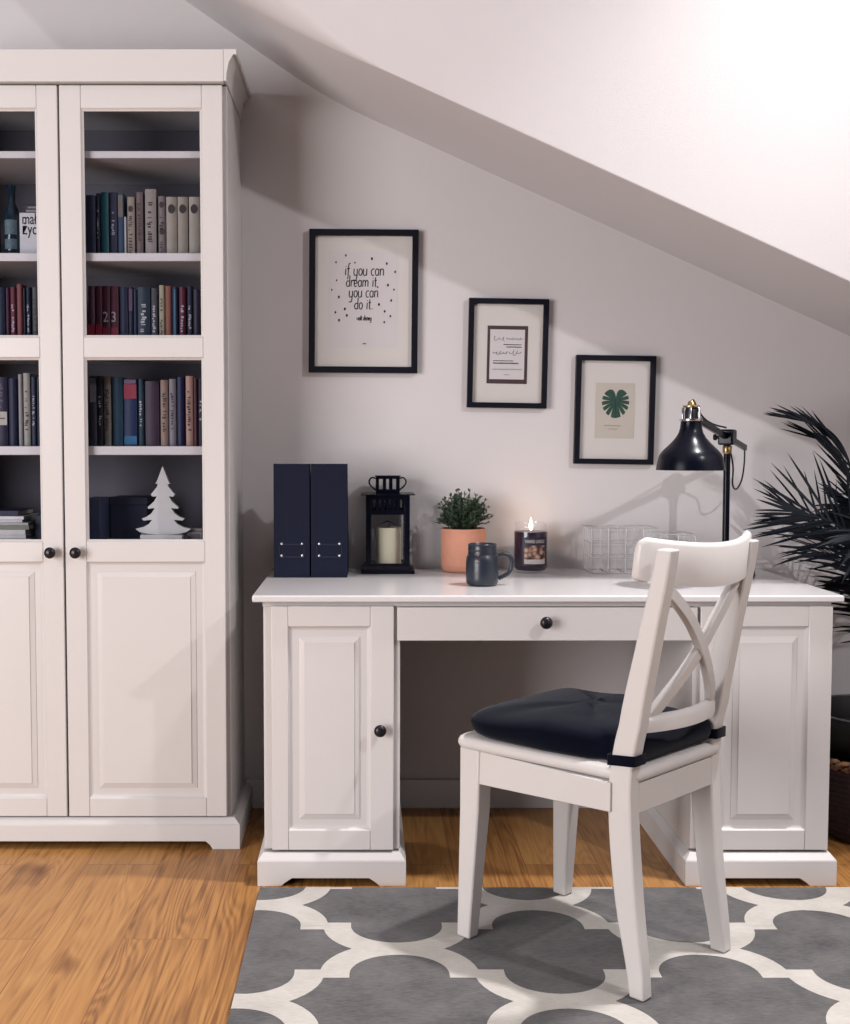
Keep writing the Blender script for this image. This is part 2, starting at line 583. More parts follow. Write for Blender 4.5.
# plinth with shaped feet
m = MB()
px0, px1 = -1.0, -0.062
m.prism([(px0, 0), (px0 + 0.075, 0), (px0 + 0.082, 0.012), (px0 + 0.094, 0.022), (px1 - 0.094, 0.022), (px1 - 0.082, 0.012), (px1 - 0.075, 0), (px1, 0), (px1, 0.068), (px0, 0.068)], 'y', -0.380, -0.362)
m.box(px1 - 0.02, px1, -0.362, -0.0145, 0.0, 0.068)
m.box(px0, px0 + 0.02, -0.362, -0.0145, 0.0, 0.068)
# sloping ledge on top of the plinth
def ledge(mm, x0, x1, y0, z0, z1, ins, yb=-0.0145):
    A = [(x0, y0, z0), (x1, y0, z0), (x1, yb, z0), (x0, yb, z0)]
    B = [(x0 + ins, y0 + ins, z1), (x1 - ins, y0 + ins, z1), (x1 - ins, yb, z1), (x0 + ins, yb, z1)]
    mm.rings([A, B])
ledge(m, px0, px1, -0.380, 0.068, 0.085, 0.016)
m.build('plinth', WHITE, cab, bevel=0.0015)
# cornice
m = MB()
m.box(-0.985, -0.092, -0.392, -0.36, 2.050, 2.133)
m.build('cornice_front', WHITE, cab, bevel=0.0015)
m = MB()
prof = [(-0.0915, 2.052), (-0.085, 2.052), (-0.084, 2.072), (-0.078, 2.10), (-0.066, 2.120), (-0.058, 2.119), (-0.058, 2.133), (-0.0915, 2.133)]
m.prism(prof, 'y', -0.392, -0.001)
m.build('cornice_side', WHITE, cab, smooth=25)
m = MB()
m.prism([(-1.062 - a, b) for a, b in prof], 'y', -0.392, -0.001)
m.build('cornice_side', WHITE, cab, smooth=25)
m = MB()
m.box(-0.97, -0.0915, -0.36, -0.001, 2.115, 2.132)
m.build('cornice_top', WHITE, cab)

def cab_door(x0, x1, knob_x):
    yf, yb = -0.372, -0.352
    gx0, gx1 = x0 + 0.057, x1 - 0.055
    zs = dict(bot=0.089, p0=0.140, p1=0.785, g20=0.840, g21=1.333, g10=1.387, g11=1.987, top=2.047)
    m = MB()
    m.box(x0, gx0, yf, yb, zs['bot'], zs['top'])
    m.box(gx1, x1, yf, yb, zs['bot'], zs['top'])
    for a, b in (('bot', 'p0'), ('p1', 'g20'), ('g21', 'g10'), ('g11', 'top')):
        m.box(gx0, gx1, yf, yb, zs[a], zs[b])
    d = m.build('door', WHITE, cab, bevel=0.0022)
    for a, b in (('g20', 'g21'), ('g10', 'g11')):
        mm = MB()
        mm.frame_ring(gx0, gx1, zs[a], zs[b], [(0.0, yf + 0.002), (0.003, yf + 0.006), (0.006, yf + 0.008), (0.006, yf + 0.0125)], cap=False)
        mm.build('glazing_bead', WHITE, d, smooth=25)
        g = MB()
        g.box(gx0 + 0.001, gx1 - 0.001, yf + 0.010, yf + 0.013, zs[a] + 0.001, zs[b] - 0.001)
        tag(g.build('glass_pane', PANE, d, smooth=0), 'clear glass pane')
    raised_panel(d, gx0, gx1, zs['p0'], zs['p1'], yf)
    tag(knob(d, knob_x, yf, 0.812), 'round dark metal knob')
    return d
cab_door(-0.5285, -0.098, -0.4965)
cab_door(-0.964, -0.5335, -0.5645)

# ------------------------------------------------------------------ desk
desk = empty('desk', (0.73, -0.33, 0), 'wide white writing desk with two cupboards under the sloping ceiling', 'desk')
DZ = 0.73
m = MB()
m.box(0.0, 1.46, -0.652, -0.001, DZ - 0.017, DZ)
m.build('desk_top', TOPW, desk, bevel=0.004, seg=3)
m = MB()
m.box(0.024, 1.436, -0.628, -0.02, DZ - 0.030, DZ - 0.0172)
m.build('top_support', WHITE, desk)

def pedestal(x0, x1, dx0, dx1, with_knob, front_name):
    # body, door, plinth
    b = MB()
    b.box(x0, x0 + 0.018, -0.612, -0.020, 0.07, DZ - 0.0302)
    b.box(x1 - 0.018, x1, -0.612, -0.020, 0.07, DZ - 0.0302)
    b.box(x0 + 0.018, x1 - 0.018, -0.612, -0.020, 0.07, 0.088)
    b.box(x0 + 0.018, x1 - 0.018, -0.612, -0.020, DZ - 0.05, DZ - 0.0302)
    b.box(x0 + 0.018, x1 - 0.018, -0.036, -0.020, 0.088, DZ - 0.05)
    # face frame posts
    b.box(x0, x0 + 0.022, -0.628, -0.612, 0.088, DZ - 0.0302)
    b.box(x1 - 0.022, x1, -0.628, -0.612, 0.088, DZ - 0.0302)
    body = b.build('pedestal_body', WHITE, desk, bevel=0.0015)
    yf, yb = -0.640, -0.6285
    z0, z1 = 0.088, DZ - 0.028
    gx0, gx1 = dx0 + 0.042, dx1 - (0.058 if with_knob else 0.059)
    if not with_knob:
        gx0 = dx0 + 0.058
    g0, g1 = 0.139, 0.651
    f = MB()
    f.box(dx0, gx0, yf, yb, z0, z1)
    f.box(gx1, dx1, yf, yb, z0, z1)
    f.box(gx0, gx1, yf, yb, z0, g0)
    f.box(gx0, gx1, yf, yb, g1, z1)
    d = f.build('cupboard_door', WHITE, desk, bevel=0.002)
    raised_panel(d, gx0, gx1, g0, g1, yf)
    if with_knob:
        tag(knob(d, 0.316, yf, 0.395), 'round dark metal knob')
    # plinth
    a0, a1 = x0 - 0.016, x1 + 0.015
    p = MB()
    p.prism([(a0, 0), (a0 + 0.060, 0), (a0 + 0.068, 0.008), (a0 + 0.086, 0.020), (a1 - 0.092, 0.020), (a1 - 0.074, 0.008), (a1 - 0.066, 0), (a1, 0), (a1, 0.064), (a0, 0.064)], 'y', -0.652, -0.634)
    p.box(a0, a0 + 0.018, -0.634, -0.02, 0.0, 0.064)
    p.box(a1 - 0.018, a1, -0.634, -0.02, 0.0, 0.064)
    ledge(p, a0, a1, -0.652, 0.064, 0.082, 0.014, yb=-0.02)
    p.build('plinth', WHITE, desk, bevel=0.0015)
pedestal(0.026, 0.366, 0.046, 0.350, True, 'cupboard_door')
pedestal(1.094, 1.441, 1.110, 1.437, False, 'cupboard_door')
# drawer between the pedestals
m = MB()
m.box(0.3585, 1.1015, -0.6405, -0.6285, 0.616, DZ - 0.031)
m.box(0.3675, 1.0925, -0.6285, -0.610, 0.626, DZ - 0.032)
m.box(0.378, 0.392, -0.610, -0.10, 0.632, 0.690)
m.box(1.068, 1.082, -0.610, -0.10, 0.632, 0.690)
m.box(0.392, 1.068, -0.114, -0.10, 0.632, 0.690)
m.box(0.392, 1.068, -0.610, -0.114, 0.632, 0.640)
dr = m.build('drawer', WHITE, desk, bevel=0.0018)
tag(knob(dr, 0.724, -0.6405, 0.664), 'round dark metal knob')

# ------------------------------------------------------------------ chair
ch = empty('dining_chair', (0.784, -1.006, 0.0132), 'white wooden cross-back chair standing on the rug at the desk', 'chair', rz=PI / 4)
ZO = 0.0125
def loft_path(mm, secs):
    """secs: list of (x0,x1,y0,y1,z) rectangles"""
    mm.rings([[(x0, y0, z - ZO), (x1, y0, z - ZO), (x1, y1, z - ZO), (x0, y1, z - ZO)] for x0, x1, y0, y1, z in secs])
def smooth_secs(keys, n=6):
    out = []
    for i in range(len(keys) - 1):
        a = keys[max(0, i - 1)]; b = keys[i]; c = keys[i + 1]; d = keys[min(len(keys) - 1, i + 2)]
        for k in range(n):
            t = k / n
            out.append([0.5 * ((2 * b[q]) + (c[q] - a[q]) * t + (2 * a[q] - 5 * b[q] + 4 * c[q] - d[q]) * t * t + (3 * b[q] - a[q] - 3 * c[q] + d[q]) * t ** 3) if q < 4 else b[q] + (c[q] - b[q]) * t for q in range(5)])
    out.append(list(keys[-1]))
    return out
for s in (-1, 1):
    m = MB()
    xo, xi = (0.170, 0.134) if s > 0 else (-0.184, -0.148)
    x0, x1 = min(xo, xi), max(xo, xi)
    loft_path(m, smooth_secs([(x0 + 0.002, x1 - 0.002, -0.237, -0.203, ZO), (x0, x1, -0.216, -0.168, 0.20), (x0, x1, -0.202, -0.150, 0.38), (x0, x1, -0.203, -0.154, 0.46), (x0, x1, -0.220, -0.172, 0.55), (x0, x1, -0.252, -0.212, 0.73), (x0, x1, -0.283, -0.251, 0.902)], 5))
    m.build('rear_post', CHAIRW, ch, bevel=0.004, smooth=30)
for s in (-1, 1):
    m = MB()
    xo, xi = (0.205, 0.158) if s > 0 else (-0.187, -0.142)
    x0, x1 = min(xo, xi), max(xo, xi)
    loft_path(m, [(min(0.195 * s, 0.163 * s), max(0.195 * s, 0.163 * s), 0.196, 0.232, ZO), (x0, x1, 0.180, 0.232, 0.30), (x0, x1, 0.176, 0.232, 0.436)])
    m.build('front_leg', CHAIRW, ch, bevel=0.004, smooth=30)
# aprons
m = MB()
m.hexa([Vector(p) for p in [(-0.190, -0.160, 0.375 - ZO), (-0.190, -0.160, 0.434 - ZO), (-0.183, 0.19, 0.360 - ZO), (-0.183, 0.19, 0.434 - ZO), (-0.168, -0.160, 0.375 - ZO), (-0.168, -0.160, 0.434 - ZO), (-0.161, 0.19, 0.360 - ZO), (-0.161, 0.19, 0.434 - ZO)]])
m.build('side_apron', CHAIRW, ch, bevel=0.002)
m = MB()
m.hexa([Vector(p) for p in [(0.146, -0.160, 0.375 - ZO), (0.146, -0.160, 0.434 - ZO), (0.179, 0.19, 0.360 - ZO), (0.179, 0.19, 0.434 - ZO), (0.168, -0.160, 0.375 - ZO), (0.168, -0.160, 0.434 - ZO), (0.201, 0.19, 0.360 - ZO), (0.201, 0.19, 0.434 - ZO)]])
m.build('side_apron', CHAIRW, ch, bevel=0.002)
m = MB(); m.box(-0.150, 0.150, 0.204, 0.226, 0.360 - ZO, 0.434 - ZO)
m.build('front_apron', CHAIRW, ch, bevel=0.002)
m = MB(); m.box(-0.150, 0.136, -0.200, -0.176, 0.372 - ZO, 0.434 - ZO)
m.build('rear_apron', CHAIRW, ch, bevel=0.002)
# seat board with rounded nose
def rrect(x0, x1, y0, y1, r, n=6, taper=0.0):
    out = []
    for cx, cy, a0 in ((x1 - r, y1 - r, 0), (x0 + r, y1 - r, PI / 2), (x0 + r, y0 + r, PI), (x1 - r, y0 + r, 3 * PI / 2)):
        for k in range(n + 1):
            a = a0 + PI / 2 * k / n
            out.append((cx + r * math.cos(a), cy + r * math.sin(a)))
    return out
m = MB()
base = rrect(-0.206, 0.206, -0.206, 0.244, 0.03)
def seat_ring(ins, z):
    pts = []
    for x, y in base:
        t = (y + 0.206) / 0.45
        w_ = 0.845 + 0.155 * min(1, t * 1.3)
        fx = (0.206 - ins) / 0.206
        fy = (0.228 - ins) / 0.228
        pts.append((x * w_ * fx + 0.009 * t, 0.022 + (y - 0.022) * fy, z - ZO))
    return pts
m.rings([seat_ring(0.010, 0.4345), seat_ring(0.003, 0.437), seat_ring(0.0, 0.445), seat_ring(0.0, 0.451), seat_ring(0.003, 0.458), seat_ring(0.010, 0.462), seat_ring(0.05, 0.4615)])
m.build('seat', CHAIRW, ch, smooth=60)
# curved top rail
def curved_rail(mm, hw_, ye, ym, z0, z1, th, n=24, round_top=False, lean=0.0, skew=0.0, dip=0.0, xoff=0.0):
    rings = []
    for i in range(n + 1):
        x = -hw_ * math.cos(PI * i / n)
        xo_ = xoff
        t = 1 - (x / hw_) ** 2
        y = ye + (ym - ye) * t + skew * x
        e = min(1.0, max(0.0, abs(x) / hw_ - 0.90) / 0.10)
        dz = 0.022 * (1 - math.sqrt(max(0.0, 1 - e * e))) if round_top else 0
        rr = th * 0.45
        zt = z1 - dz - dip * t
        L = lean
        th_ = th * (1 - 0.35 * e * e) if round_top else th
        y2 = y + (th - th_) / 2
        X = x + xo_
        rings.append([(X, y2, z0 + dz * 0.4 - dip * t - ZO), (X, y2 + th_, z0 + dz * 0.4 - dip * t - ZO), (X, y2 + th_ - L, zt - rr - ZO), (X, y2 + th_ * 0.8 - L, zt - rr * 0.3 - ZO), (X, y2 + th_ * 0.5 - L, zt - ZO), (X, y2 + th_ * 0.2 - L, zt - rr * 0.3 - ZO), (X, y2 - L, zt - rr - ZO)])
    mm.rings(rings)
m = MB()
curved_rail(m, 0.176, -0.230, -0.284, 0.836, 0.924, 0.022, round_top=True, lean=0.006, skew=-0.13, dip=0.018, xoff=0.007)
m.build('top_rail', CHAIRW, ch, smooth=50)
m = MB()
curved_rail(m, 0.150, -0.200, -0.236, 0.532, 0.566, 0.026, lean=0.0)
m.build('lower_rail', CHAIRW, ch, smooth=50)
# the cross
for s in (-1, 1):
    m = MB()
    rings = []
    keys = [(-0.150, 0.842), (-0.088, 0.800), (-0.030, 0.742), (0.004, 0.690), (0.036, 0.634), (0.052, 0.575), (0.052, 0.560)] if s == 1 else [(-0.156, 0.842), (-0.108, 0.770), (-0.058, 0.725), (-0.004, 0.690), (0.050, 0.662), (0.104, 0.622), (0.158, 0.574)]
    keys = [(-0.148, 0.842), (-0.098, 0.800), (-0.042, 0.742), (0.002, 0.688), (0.048, 0.635), (0.090, 0.590), (0.118, 0.556)]
    pts = spline([(s * k[0], 0, k[1]) for k in keys], 4)
    for i, p in enumerate(pts):
        a = pts[max(0, i - 1)]; b = pts[min(len(pts) - 1, i + 1)]
        t = (b - a).normalized()
        nx, nz = -t.z, t.x
        w2 = 0.0125
        zt = (p.z - 0.55) / 0.29
        yb_ = -0.187 - 0.036 * (1 - (p.x / 0.15) ** 2)
        yt_ = -0.218 - 0.054 * (1 - (p.x / 0.181) ** 2) - 0.10 * p.x
        yc = yb_ + (yt_ - yb_) * zt + (0.0 if s == 1 else 0.003)
        th = 0.008
        rings.append([(p.x + nx * w2, yc - th, p.z + nz * w2 - ZO), (p.x + nx * w2, yc + th, p.z + nz * w2 - ZO), (p.x - nx * w2, yc + th, p.z - nz * w2 - ZO), (p.x - nx * w2, yc - th, p.z - nz * w2 - ZO)])
    m.rings(rings)
    m.build('cross_slat', CHAIRW, ch, bevel=0.002, smooth=30)

# seat cushion (lies on the seat, tied round the posts)
cu = empty('seat_cushion', (0.784, -1.006, 0.4625), 'navy cotton seat cushion tied to the white chair', 'cushion', rz=PI / 4)
CZ = 0.4625
m = MB()
rings = []
def cring(f, z, wob):
    pts = []
    n = 56
    for i in range(n):
        a = 2 * PI * i / n
        c, s_ = math.cos(a), math.sin(a)
        e = 0.30
        x = 0.206 * math.copysign(abs(c) ** e, c)
        y = 0.216 * math.copysign(abs(s_) ** e, s_)
        k = f * (1 + wob * math.sin(5 * a + 1.0) + wob * 0.6 * math.sin(9 * a))
        lim = 0.144 + 0.05 * min(1, max(0, (y + 0.135) / 0.06))
        xx = x * k * (0.94 + 0.06 * (y + 0.2) / 0.4)
        if y < -0.10: xx = max(-lim, min(lim - 0.016, xx))
        pts.append((xx + 0.008 * (y + 0.2) / 0.4, 0.012 + y * k, z + (0.006 * math.sin(3 * x * 10 + 1.2) * math.cos(2.2 * y * 10) if 0.01 < z else 0)))
    return pts
prof = [(0.55, 0.001), (0.90, 0.002), (0.955, 0.009), (0.985, 0.022), (1.0, 0.036), (0.99, 0.046), (0.95, 0.053), (0.86, 0.061), (0.65, 0.070), (0.4, 0.076), (0.15, 0.078)]
m.rings([cring(f, z, 0.008) for f, z in prof])
m.build('cushion_pad', CLOTH, cu, smooth=80)
for s in (-1, 1):
    m = MB()
    x0, x1 = (0.1305, 0.1735) if s > 0 else (-0.1875, -0.1445)
    y0, y1 = -0.2115, -0.150
    outer = [(x0, y0), (x1, y0), (x1, y1), (x0, y1)]
    o_ = rrect(x0 - 0.0005, x1 + 0.0005, y0 - 0.002, y1 + 0.002, 0.006, 3)
    i_ = rrect(x0 + 0.001, x1 - 0.001, y0 + 0.001, y1 - 0.001, 0.006, 3)
    h0, h1 = 0.006, 0.030
    tilt = lambda x, y: (y + 0.178) * -0.10
    R1 = [(x, y, h0 + 0.003 + tilt(x, y)) for x, y in o_]
    R2 = [(x, y, h1 + tilt(x, y)) for x, y in o_]
    R3 = [(x, y, h1 + tilt(x, y)) for x, y in i_]
    R4 = [(x, y, h0 + 0.003 + tilt(x, y)) for x, y in i_]
    m.rings([R1, R2, R3, R4, R1], True, False, False)
    m.build('tie_strap', CLOTH, cu, smooth=40)
m = MB()
m.box(-0.143, 0.129, -0.186, -0.140, 0.003, 0.034)
m.build('back_flap', CLOTH, cu, bevel=0.008, seg=3)
BOOKS = {
 'upper right': (1.614, [
  (-0.486, -0.459, 1.782, (17, 27, 56), 'navy', None),
  (-0.457, -0.447, 1.787, (30, 36, 62), 'slim navy', 'light'),
  (-0.445, -0.423, 1.79, (30, 98, 108), 'teal', None),
  (-0.421, -0.4, 1.79, (44, 46, 72), 'slate', 'light'),
  (-0.399, -0.382, 1.787, (56, 78, 104), 'grey-topped blue', 'patch:124,116,108:top'),
  (-0.381, -0.375, 1.723, (205, 202, 205), 'slim white', None),
  (-0.373, -0.352, 1.777, (158, 142, 128), 'beige', 'oval'),
  (-0.348, -0.329, 1.79, (110, 92, 90), 'taupe', 'dark'),
  (-0.324, -0.293, 1.798, (150, 138, 132), 'tall grey', 'dark'),
  (-0.288, -0.267, 1.779, (126, 112, 110), 'mauve grey', 'dots'),
  (-0.266, -0.236, 1.777, (172, 160, 146), 'cream', 'oval'),
  (-0.235, -0.206, 1.777, (166, 154, 140), 'cream', 'oval'),
  (-0.204, -0.174, 1.777, (174, 164, 150), 'cream', 'oval'),
 ]),
 'second right': (1.358, [
  (-0.483, -0.464, 1.536, (78, 22, 42), 'dark red', 'redfoot'),
  (-0.462, -0.444, 1.536, (82, 22, 44), 'dark red', 'redfoot'),
  (-0.443, -0.422, 1.536, (80, 22, 42), 'dark red', 'num2'),
  (-0.421, -0.399, 1.536, (84, 24, 44), 'dark red', 'num3'),
  (-0.396, -0.373, 1.533, (20, 30, 60), 'navy', None),
  (-0.372, -0.359, 1.533, (20, 26, 56), 'mauve-topped navy', 'patch:84,60,88:top'),
  (-0.358, -0.348, 1.527, (18, 30, 60), 'slim navy', None),
  (-0.347, -0.312, 1.533, (16, 40, 56), 'wide petrol blue', 'light'),
  (-0.31, -0.292, 1.53, (66, 64, 72), 'grey', 'light'),
  (-0.288, -0.272, 1.538, (168, 158, 134), 'pale olive', 'dark'),
  (-0.271, -0.253, 1.536, (146, 90, 72), 'rust brown', None),
  (-0.252, -0.236, 1.533, (26, 44, 78), 'blue-lined navy', 'line'),
  (-0.233, -0.214, 1.533, (92, 22, 44), 'crimson', 'light'),
  (-0.211, -0.195, 1.536, (20, 26, 52), 'navy', 'light'),
  (-0.194, -0.175, 1.527, (38, 28, 52), 'dark plum', None),
 ]),
 'third right': (1.097, [
  (-0.483, -0.462, 1.29, (40, 42, 56), 'grey-topped black', 'patch:120,116,120:top'),
  (-0.461, -0.445, 1.29, (18, 20, 36), 'black', 'light'),
  (-0.443, -0.423, 1.29, (142, 132, 124), 'grey beige', 'dark'),
  (-0.419, -0.39, 1.287, (18, 62, 82), 'wide teal', None),
  (-0.388, -0.351, 1.282, (20, 38, 80), 'wide blue', 'redblock'),
  (-0.348, -0.332, 1.282, (16, 46, 60), 'petrol blue', 'light'),
  (-0.329, -0.29, 1.276, (56, 34, 54), 'wide plum', None),
  (-0.287, -0.265, 1.279, (152, 126, 112), 'tan', 'dark'),
  (-0.263, -0.243, 1.282, (140, 134, 140), 'silver grey', 'dark'),
  (-0.241, -0.221, 1.287, (22, 28, 70), 'navy', None),
  (-0.217, -0.196, 1.29, (190, 148, 132), 'salmon pink', 'dark'),
  (-0.195, -0.184, 1.284, (80, 28, 40), 'slim maroon', None),
  (-0.183, -0.167, 1.282, (16, 18, 32), 'black', 'light'),
 ]),
 'second left': (1.358, [
  (-0.738, -0.711, 1.533, (18, 34, 58), 'navy', None),
  (-0.709, -0.698, 1.53, (70, 26, 50), 'slim wine red', None),
  (-0.697, -0.681, 1.533, (96, 22, 44), 'red', 'light'),
  (-0.679, -0.663, 1.541, (130, 66, 66), 'rust', None),
  (-0.661, -0.654, 1.53, (18, 24, 40), 'slim black', None),
  (-0.653, -0.64, 1.533, (22, 26, 54), 'navy', 'light'),
  (-0.637, -0.62, 1.533, (72, 74, 76), 'grey green', 'dark'),
 ]),
 'third left': (1.097, [
  (-0.743, -0.708, 1.287, (38, 30, 58), 'wide violet', 'label'),
  (-0.706, -0.683, 1.284, (20, 26, 60), 'navy', None),
  (-0.679, -0.667, 1.295, (166, 162, 160), 'slim pale grey', None),
  (-0.665, -0.646, 1.298, (176, 170, 160), 'pale grey', 'dark'),
  (-0.644, -0.629, 1.287, (20, 32, 56), 'dark blue', 'light'),
  (-0.628, -0.617, 1.287, (30, 36, 54), 'slim slate', None),
 ]),
}

# ------------------------------------------------------------------ books
ORD = ['first', 'second', 'third', 'fourth', 'fifth', 'sixth', 'seventh', 'eighth', 'ninth', 'tenth', 'eleventh', 'twelfth', 'thirteenth', 'fourteenth', 'fifteenth']
WHERE = {'upper right': 'top row of books, right glass door', 'second right': 'second row of books, right glass door',
         'third right': 'third row of books, above the white tree', 'second left': 'red and dark row, left glass door',
         'third left': 'row above the flat stack, left glass door'}
bookmats = {}
def bmat(c):
    if c not in bookmats:
        bookmats[c] = mat('book_cover_%d_%d_%d' % c, rgb(*c), 0.55, var=0.12, scale=50)
    return bookmats[c]
LIGHTINK = bmat((188, 184, 190))
DARKINK = bmat((58, 46, 48))
random.seed(21)
BY = -0.27
def standing_book(x0, x1, zb, zt, c, label, group, deco=None, yf=BY):
    w = x1 - x0 - 0.0012
    cx = (x0 + x1) / 2
    depth = min(0.20, max(0.12, (zt - zb) * 0.68))
    yb = yf + depth
    r = min(w * 0.35, 0.004)
    m = MB()
    t = 0.0016 if w > 0.008 else 0.0008
    h = w / 2
    zb2 = zb + 0.0008
    out = [(cx - h, yb), (cx - h, yf + r), (cx - h * 0.6, yf + r * 0.25), (cx, yf), (cx + h * 0.6, yf + r * 0.25), (cx + h, yf + r), (cx + h, yb),
           (cx + h - t, yb), (cx + h - t, yf + r + t), (cx - h + t, yf + r + t), (cx - h + t, yb)]
    m.prism(out, 'z', zb2, zt)
    b = m.build('book', bmat(c), None, smooth=30)
    tag(b, label, 'book', group)
    p = MB()
    p.box(cx - h + t + 1e-4, cx + h - t - 1e-4, yf + r + t + 0.001, yb - 0.004, zb2 + 0.003, zt - 0.003)
    p.build('page_block', PAGES, b, smooth=0)
    H = zt - zb
    ys = yf - 0.0004
    def strip(za, zc, wf, mm):
        s = MB()
        s.box(cx - w * wf / 2, cx + w * wf / 2, ys, yf + r * 0.4, zb + H * za + 0.0012, zb + H * zc)
        return s.build('spine_band', mm, b, smooth=0)
    def title(mm, za, zc, wf):
        s = MB()
        z = zb + H * za
        while z < zb + H * zc:
            d = random.uniform(0.002, 0.006)
            if random.random() < 0.75:
                o = random.uniform(-0.1, 0.1) * w
                s.box(cx - w * wf / 2 + o, cx + w * wf / 2 * random.uniform(0.1, 1) + o, ys, ys + 0.0006, z, z + d)
            z += d + random.uniform(0.001, 0.004)
        s.build('spine_title', mm, b, smooth=0)
    if deco == 'light': title(LIGHTINK, 0.30, 0.72, 0.42)
    elif deco == 'dark': title(DARKINK, 0.22, 0.80, 0.45)
    elif deco == 'oval' or deco == 'dots':
        zs = [0.80] if deco == 'oval' else [0.86, 0.42]
        for q in zs:
            s = MB()
            zc = zb + H * q
            n = 14
            rr = w * 0.33
            s.face([(cx + rr * math.cos(2 * PI * k / n), ys, zc + rr * 1.35 * math.sin(2 * PI * k / n)) for k in range(n)])
            s.build('spine_emblem', DARKINK, b, smooth=0)
        if deco == 'dots' or c == (158, 142, 128): title(DARKINK, 0.06, 0.66, 0.5)
    elif deco == 'redfoot':
        strip(0.0, 0.41, 0.96, bmat((156, 30, 54)))
    elif deco in ('num2', 'num3'):
        strip(0.0, 0.36, 0.96, bmat((140, 28, 54)))
        s = MB()
        s.text(deco[-1], 0.040, (cx - 0.002, ys - 0.0003, zb + 0.080), align='CENTER', xs=0.8)
        s.build('volume_number', LIGHTINK, b, smooth=0)
    elif deco == 'redblock':
        strip(0.70, 0.92, 0.96, bmat((150, 40, 62)))
        strip(0.925, 0.985, 0.9, bmat((120, 96, 120)))
        strip(0.02, 0.15, 0.96, bmat((30, 100, 140)))
    elif deco == 'line':
        strip(0.05, 0.96, 0.18, bmat((92, 130, 160)))
    elif deco == 'label':
        strip(0.30, 0.50, 0.92, bmat((196, 188, 176)))
        title(bmat((96, 82, 110)), 0.55, 0.95, 0.4)
        s = MB(); s.box(cx - w * 0.3, cx + w * 0.3, ys - 0.0004, ys, zb + H * 0.395, zb + H * 0.41)
        s.build('label_stroke', DARKINK, b, smooth=0)
    elif deco and deco.startswith('patch:'):
        _, cc_, pos = deco.split(':')
        strip(0.62, 0.97, 0.8, bmat(tuple(int(v) for v in cc_.split(','))))
    return b

for row, (zb, lst) in BOOKS.items():
    for i, (x0, x1, zt, c, nm, deco) in enumerate(lst):
        side = '%s from left, %s' % (ORD[i], WHERE[row])
        standing_book(x0, x1, zb, zt, c, '%s book, %s' % (nm, side), 'books in the ' + WHERE[row], deco)

# books lying flat behind the left door, bottom shelf
zc = 0.8345
flat = [(0.0085, -0.646, (206, 200, 198), 'white magazine at the bottom of the flat stack'),
        (0.0100, -0.655, (222, 218, 214), 'white book second from the bottom of the flat stack'),
        (0.0150, -0.656, (214, 208, 200), 'thick cream book third from the bottom of the flat stack'),
        (0.0120, -0.646, (128, 130, 112), 'olive grey book in the middle of the flat stack'),
        (0.0075, -0.648, (176, 174, 168), 'thin grey book above the olive one in the flat stack'),
        (0.0080, -0.664, (206, 202, 200), 'thin white book second from the top of the white stack'),
        (0.0095, -0.660, (232, 228, 226), 'white book topmost of the pale books in the flat stack'),
        (0.0150, -0.676, (26, 26, 58), 'navy album lying on top of the stacked white books')]
for th, xr, c, lab in flat:
    m = MB()
    x0, x1, y0, y1 = xr - 0.20, xr, -0.30, -0.14
    t = 0.0015
    m.prism([(y0, zc), (y1, zc), (y1, zc + t), (y0 + 0.002, zc + t), (y0 + 0.002, zc + th - t - 0.0006), (y1, zc + th - t - 0.0006), (y1, zc + th - 0.0006), (y0, zc + th - 0.0006)], 'x', x0, x1)
    b = m.build('book', bmat(c), None, smooth=0)
    tag(b, lab, 'book', 'books lying flat behind the left door')
    p = MB(); p.box(x0 + 0.003, x1 - 0.002, y0 + 0.003, y1 - 0.003, zc + t, zc + th - t - 0.0006)
    p.build('page_block', PAGES, b, smooth=0)
    zc += th
# dark case standing behind the end of the stack
m = MB(); m.box(-0.640, -0.575, -0.26, -0.10, 0.8345, 0.905); m.box(-0.638, -0.577, -0.262, -0.26, 0.850, 0.856); m.box(-0.638, -0.577, -0.262, -0.26, 0.878, 0.884)
tag(m.build('storage_box', mat('dark_slate_card', rgb(48, 56, 72), 0.6, var=0.15), None, bevel=0.003), 'small dark slate box beside the stacked white books', 'box')
# dark box and books at the left of the tree
m = MB(); m.box(-0.500, -0.449, -0.30, -0.14, 0.8345, 0.952); m.box(-0.498, -0.451, -0.302, -0.30, 0.87, 0.93)
tag(m.build('storage_box', mat('slate_blue_card', rgb(58, 66, 92), 0.6, var=0.15), None, bevel=0.002), 'slate blue box at the left end of the white tree shelf', 'box')
m = MB(); m.box(-0.446, -0.340, -0.19, -0.06, 0.8345, 0.950); m.box(-0.448, -0.338, -0.192, -0.058, 0.93, 0.952)
tag(m.build('storage_box', mat('dark_navy_card', rgb(36, 40, 64), 0.7, var=0.15), None, bevel=0.002), 'dark navy lidded box standing behind the white tree', 'box')
# two little tins
for (x0, x1, lab) in ((-0.352, -0.315, 'little pale tin at the left foot of the white tree'), (-0.222, -0.180, 'little grey tin at the right foot of the white tree')):
    m = MB()
    m.box(x0, x1, -0.225, -0.19, 0.8345, 0.858)
    m.box(x0 - 0.001, x1 + 0.001, -0.226, -0.189, 0.858, 0.866)
    t_ = m.build('small_tin', mat('grey_tin', rgb(150, 145, 140), 0.4, metal=0.3, var=0.15), None, bevel=0.002)
    tag(t_, lab, 'tin', 'tins beside the white tree')
    m = MB(); m.box(x0 + 0.006, x1 - 0.006, -0.2262, -0.225, 0.838, 0.851)
    m.build('tin_label', INKG, t_, smooth=0)
